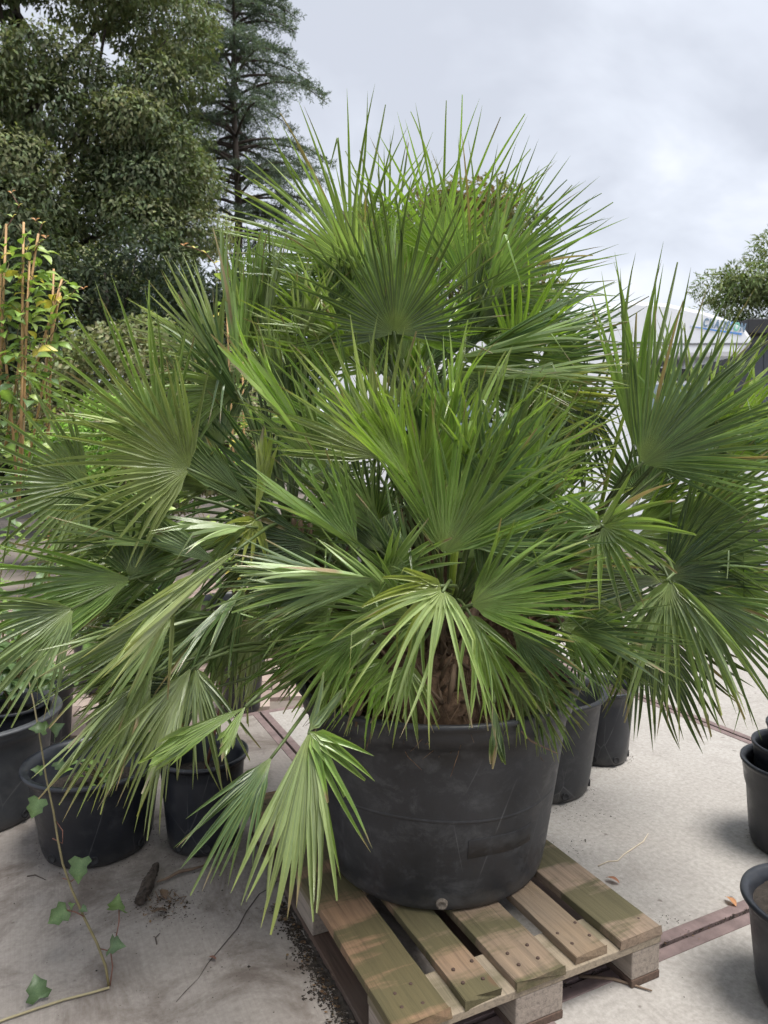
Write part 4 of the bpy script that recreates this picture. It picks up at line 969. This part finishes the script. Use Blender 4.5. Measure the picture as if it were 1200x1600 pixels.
# ------------------------------------------------------------------ small things
pole = tag(empty('wooden_pole', (.66, 2.99, .15)), 'pale wooden tool handle leaning in the empty grey pot', 'pole'); po = Vector((.66, 2.99, .15))
a = Vector((.70, 2.95, .155)) - po; b = Vector(P(925, 1020, 3.02)) - po; b = a + (b - a) * 1.55
obj('handle', MB().tube([a, a.lerp(b, .5), b], .017, 14).mesh('handle', True), plain('pale_wood', (.46, .41, .35), .7, .15, 14), pole)
ch = tag(empty('rotten_log', G(237, 1395)), 'dark rotten piece of wood lying below the stem pot', 'wood')
c0 = Vector(G(237, 1395)); lp = [Vector(G(u, v, .018)) - c0 for u, v in ((218, 1408), (228, 1388), (238, 1368), (244, 1352))]
lp2 = bez(lp[0], lp[1], lp[2], lp[3], 22); lrs = random.Random(6); lb = MB().tube(lp2, [.015 + .004 * math.sin(i * .21) + lrs.uniform(-.002, .002) for i in range(22)], 11)
lb.v = [(x + lrs.uniform(-.003, .003), y + lrs.uniform(-.003, .003), z + lrs.uniform(-.003, .003)) for x, y, z in lb.v]
obj('bark_body', lb.mesh('bark_body'), plain('rotten_bark', (.06, .045, .035), .95, .6, 60, bmp=1), ch)
for k in range(9):
    a0 = Vector((lrs.uniform(-.01, .10), lrs.uniform(-.07, -.01), .006)); obj('root_strand', MB().tube([a0, a0 + Vector((lrs.uniform(-.03, .03), lrs.uniform(-.02, .02), .012)), a0 + Vector((lrs.uniform(-.05, .05), lrs.uniform(-.03, .03), -.003))], [.002, .0015, .0008], 5).mesh('root_strand', True), M_TWIG, ch)
br = tag(empty('dry_stick', G(275, 1370)), 'pale dry root lying beside the rotten wood', 'stick'); c0 = Vector(G(275, 1370))
obj('twig', MB().tube([Vector(G(u, v, .012)) - c0 for u, v in ((245, 1378), (262, 1372), (280, 1362), (300, 1358), (320, 1352))], [.003, .005, .006, .005, .003], 6).mesh('twig', True), M_TWIG, br)
def ground_twig(label, pts, r, mat):
    c0 = Vector(G(*pts[0])); t = tag(empty('twig', c0), label, 'twig'); obj('stalk', MB().tube([Vector(G(u, v, r)) - c0 for u, v in pts], [r] * (len(pts) - 1) + [r * .4], 5).mesh('stalk', True), mat, t)
M_PALE = plain('pale_straw', (.52, .44, .34), .8)
ground_twig('pale curved straw lying on the clean concrete right of the pallet', [(935, 1353), (950, 1346), (965, 1345), (975, 1335), (990, 1325), (1005, 1315), (1013, 1302)], .0025, M_PALE)
ground_twig('thin brown stick poking from under the pallet', [(905, 1525), (960, 1530), (1019, 1548)], .005, M_TWIG)
ground_twig('short dark twig on concrete below the grey rimmed pot', [(42, 1369), (55, 1367), (72, 1375)], .0022, M_BARK)
ground_twig('thin dark twig on the concrete beside the round tub', [(245, 1475), (243, 1465), (250, 1458)], .002, M_BARK)
def dead_leaf(label, u, v, s, rz, col):
    me = leaf_mesh(label[:12], 'oval', col); o = obj('dead_leaf', me); o.location = G(u, v, .006); o.rotation_euler = (.2, .15, rz); o.scale = (s,) * 3; tag(o, label, 'leaf')
dead_leaf('small reddish dead leaf on concrete right of the pallet', 968, 1380, .045, 1.0, (.25, .10, .05))
dead_leaf('orange dead leaf lying in the slab joint at right', 1150, 1416, .045, .3, (.36, .17, .08))
dead_leaf('brown dead leaf beside the rotten wood', 262, 1424, .05, 2, (.10, .065, .045))
dead_leaf('curled brown dead leaf behind the rotten wood', 258, 1405, .05, .5, (.14, .09, .06))
dead_leaf('single brown leaf on the concrete left of the pallet', 338, 1499, .025, 1.4, (.12, .05, .035))
dead_leaf('tan dead leaf in the dirt beside the pallet', 528, 1532, .03, .7, (.32, .22, .13))
# crumbs of soil: along the pallet, in the joints, round the pots
def crumbs():
    rs = random.Random(9); mb = MB()
    def lump(p, s):
        v = [Vector((rs.uniform(.6, 1) * x, rs.uniform(.6, 1) * y, rs.uniform(.5, .9) * z)) * s + Vector(p) for x, y, z in ((1, 0, 0), (0, 1, 0), (-1, 0, 0), (0, -1, 0), (0, 0, 1), (0, 0, -.6))]
        mb.add(v, [(0, 1, 4), (1, 2, 4), (2, 3, 4), (3, 0, 4), (1, 0, 5), (2, 1, 5), (3, 2, 5), (0, 3, 5)])
    L = G(615, 1608, .144); A = Vector((-.432, .902, 0)); X = Vector((.902, .432, 0)); o = Vector((L.x, L.y, 0))
    N = 90; hv = []; hf = []
    for i in range(N + 1):
        s_ = -.12 + .92 * i / N; wd = .020 + .022 * abs(math.sin(i * .37) + .6 * math.sin(i * 1.13 + 1)) * (1 if i % 5 else .5) + rs.uniform(-.006, .006); wd *= .55 * max(.15, 1 - max(0, s_ - .45) * 2.2)
        for j in range(5):
            q = o + A * s_ + X * (.015 - (wd + .015) * j / 4); hv.append((q.x, q.y, (.007 * (1 - (j / 4) ** 2) + rs.uniform(-.004, .006)) * (j < 4) - .002))
    for i in range(N):
        for j in range(4): hf.append((i * 5 + j, i * 5 + j + 1, i * 5 + j + 6, i * 5 + j + 5))
    mb.add(hv, hf)
    for k in range(3200):
        aa_ = rs.uniform(-.1, .75); p = o + A * aa_ + X * (-.008 - abs(rs.gauss(0, .018 + .012 * math.sin(aa_ * 23) ** 2))); lump((p.x, p.y, .001), rs.uniform(.0012, .0045) * (2 if rs.random() < .06 else 1))
    for k in range(700):
        p = UD * rs.uniform(1.0, 3.1) + WD * (1.413 + rs.gauss(0, .008)); lump((p.x, p.y, .001), rs.uniform(.0012, .004))
    for k in range(260):
        p = UD * (1.073 + rs.gauss(0, .008)) + WD * rs.uniform(2.9, 3.76); lump((p.x, p.y, .0), rs.uniform(.002, .005))
    for (u, v, su, sv, n) in ((250, 1415, 26, 16, 260), (310, 1430, 60, 20, 90), (350, 1360, 40, 14, 160), (1045, 1440, 20, 8, 40), (900, 1322, 14, 8, 40), (905, 1275, 40, 8, 50), (1000, 1460, 20, 6, 40), (150, 1420, 120, 60, 60), (300, 1520, 120, 50, 60), (1000, 1450, 120, 80, 40)):
        for k in range(n):
            g = G(rs.gauss(u, su), rs.gauss(v, sv)); lump((g.x, g.y, .0005), rs.uniform(.0007, .0028) * (2.2 if rs.random() < .06 else 1))
    for cx_, cy_, r in ((-1.035, 2.515, .19), (-.655, 2.53, .13), (1.0, 3.26, .13), (.66, 2.99, .21), (1.50, 2.50, .155)):
        for k in range(150):
            a = rs.uniform(0, 6.283); q = r + abs(rs.gauss(0, .014)); lump((cx_ + q * math.cos(a), cy_ + q * math.sin(a), .0005), rs.uniform(.0008, .003))
    fv, ff, fc = [], [], []
    for k in range(420):
        if k < 260: aa_ = rs.uniform(-.1, .75); p = o + A * aa_ + X * (-.01 - abs(rs.gauss(0, .024)))
        elif k < 360: g = G(rs.gauss(258, 22), rs.gauss(1415, 12)); p = Vector((g.x, g.y, 0))
        else: p = UD * rs.uniform(1.1, 3.0) + WD * (1.413 + rs.gauss(0, .01))
        a = rs.uniform(0, 6.283); L_ = rs.uniform(.005, .016); W_ = L_ * rs.uniform(.2, .7); d1 = Vector((math.cos(a), math.sin(a), rs.uniform(-.1, .4))); d2 = Vector((-math.sin(a), math.cos(a), rs.uniform(-.3, .3))); z_ = Vector((p.x, p.y, rs.uniform(.004, .009)))
        b_ = len(fv); fv += [z_ - d1 * L_ * .5, z_ + d2 * W_ * .5, z_ + d1 * L_ * .5, z_ - d2 * W_ * .5]; ff.append((b_, b_ + 1, b_ + 2, b_ + 3))
        c_ = rs.choice([(.07, .045, .03), (.11, .07, .045), (.045, .033, .025), (.20, .13, .08), (.05, .04, .03)]); fc += [c_] * 4
    lt = stuff(obj('leaf_litter', mesh_np('leaf_litter', [tuple(q) for q in fv], ff, col=np.array(fc)), M_LEAF)); tag(lt, 'brown flakes of leaf litter along the pallet and slab joint', 'leaf litter')
    o = stuff(obj('soil_crumbs', mb.mesh('soil_crumbs'), M_SOIL)); tag(o, 'scattered dark soil crumbs on the concrete', 'soil')
crumbs()
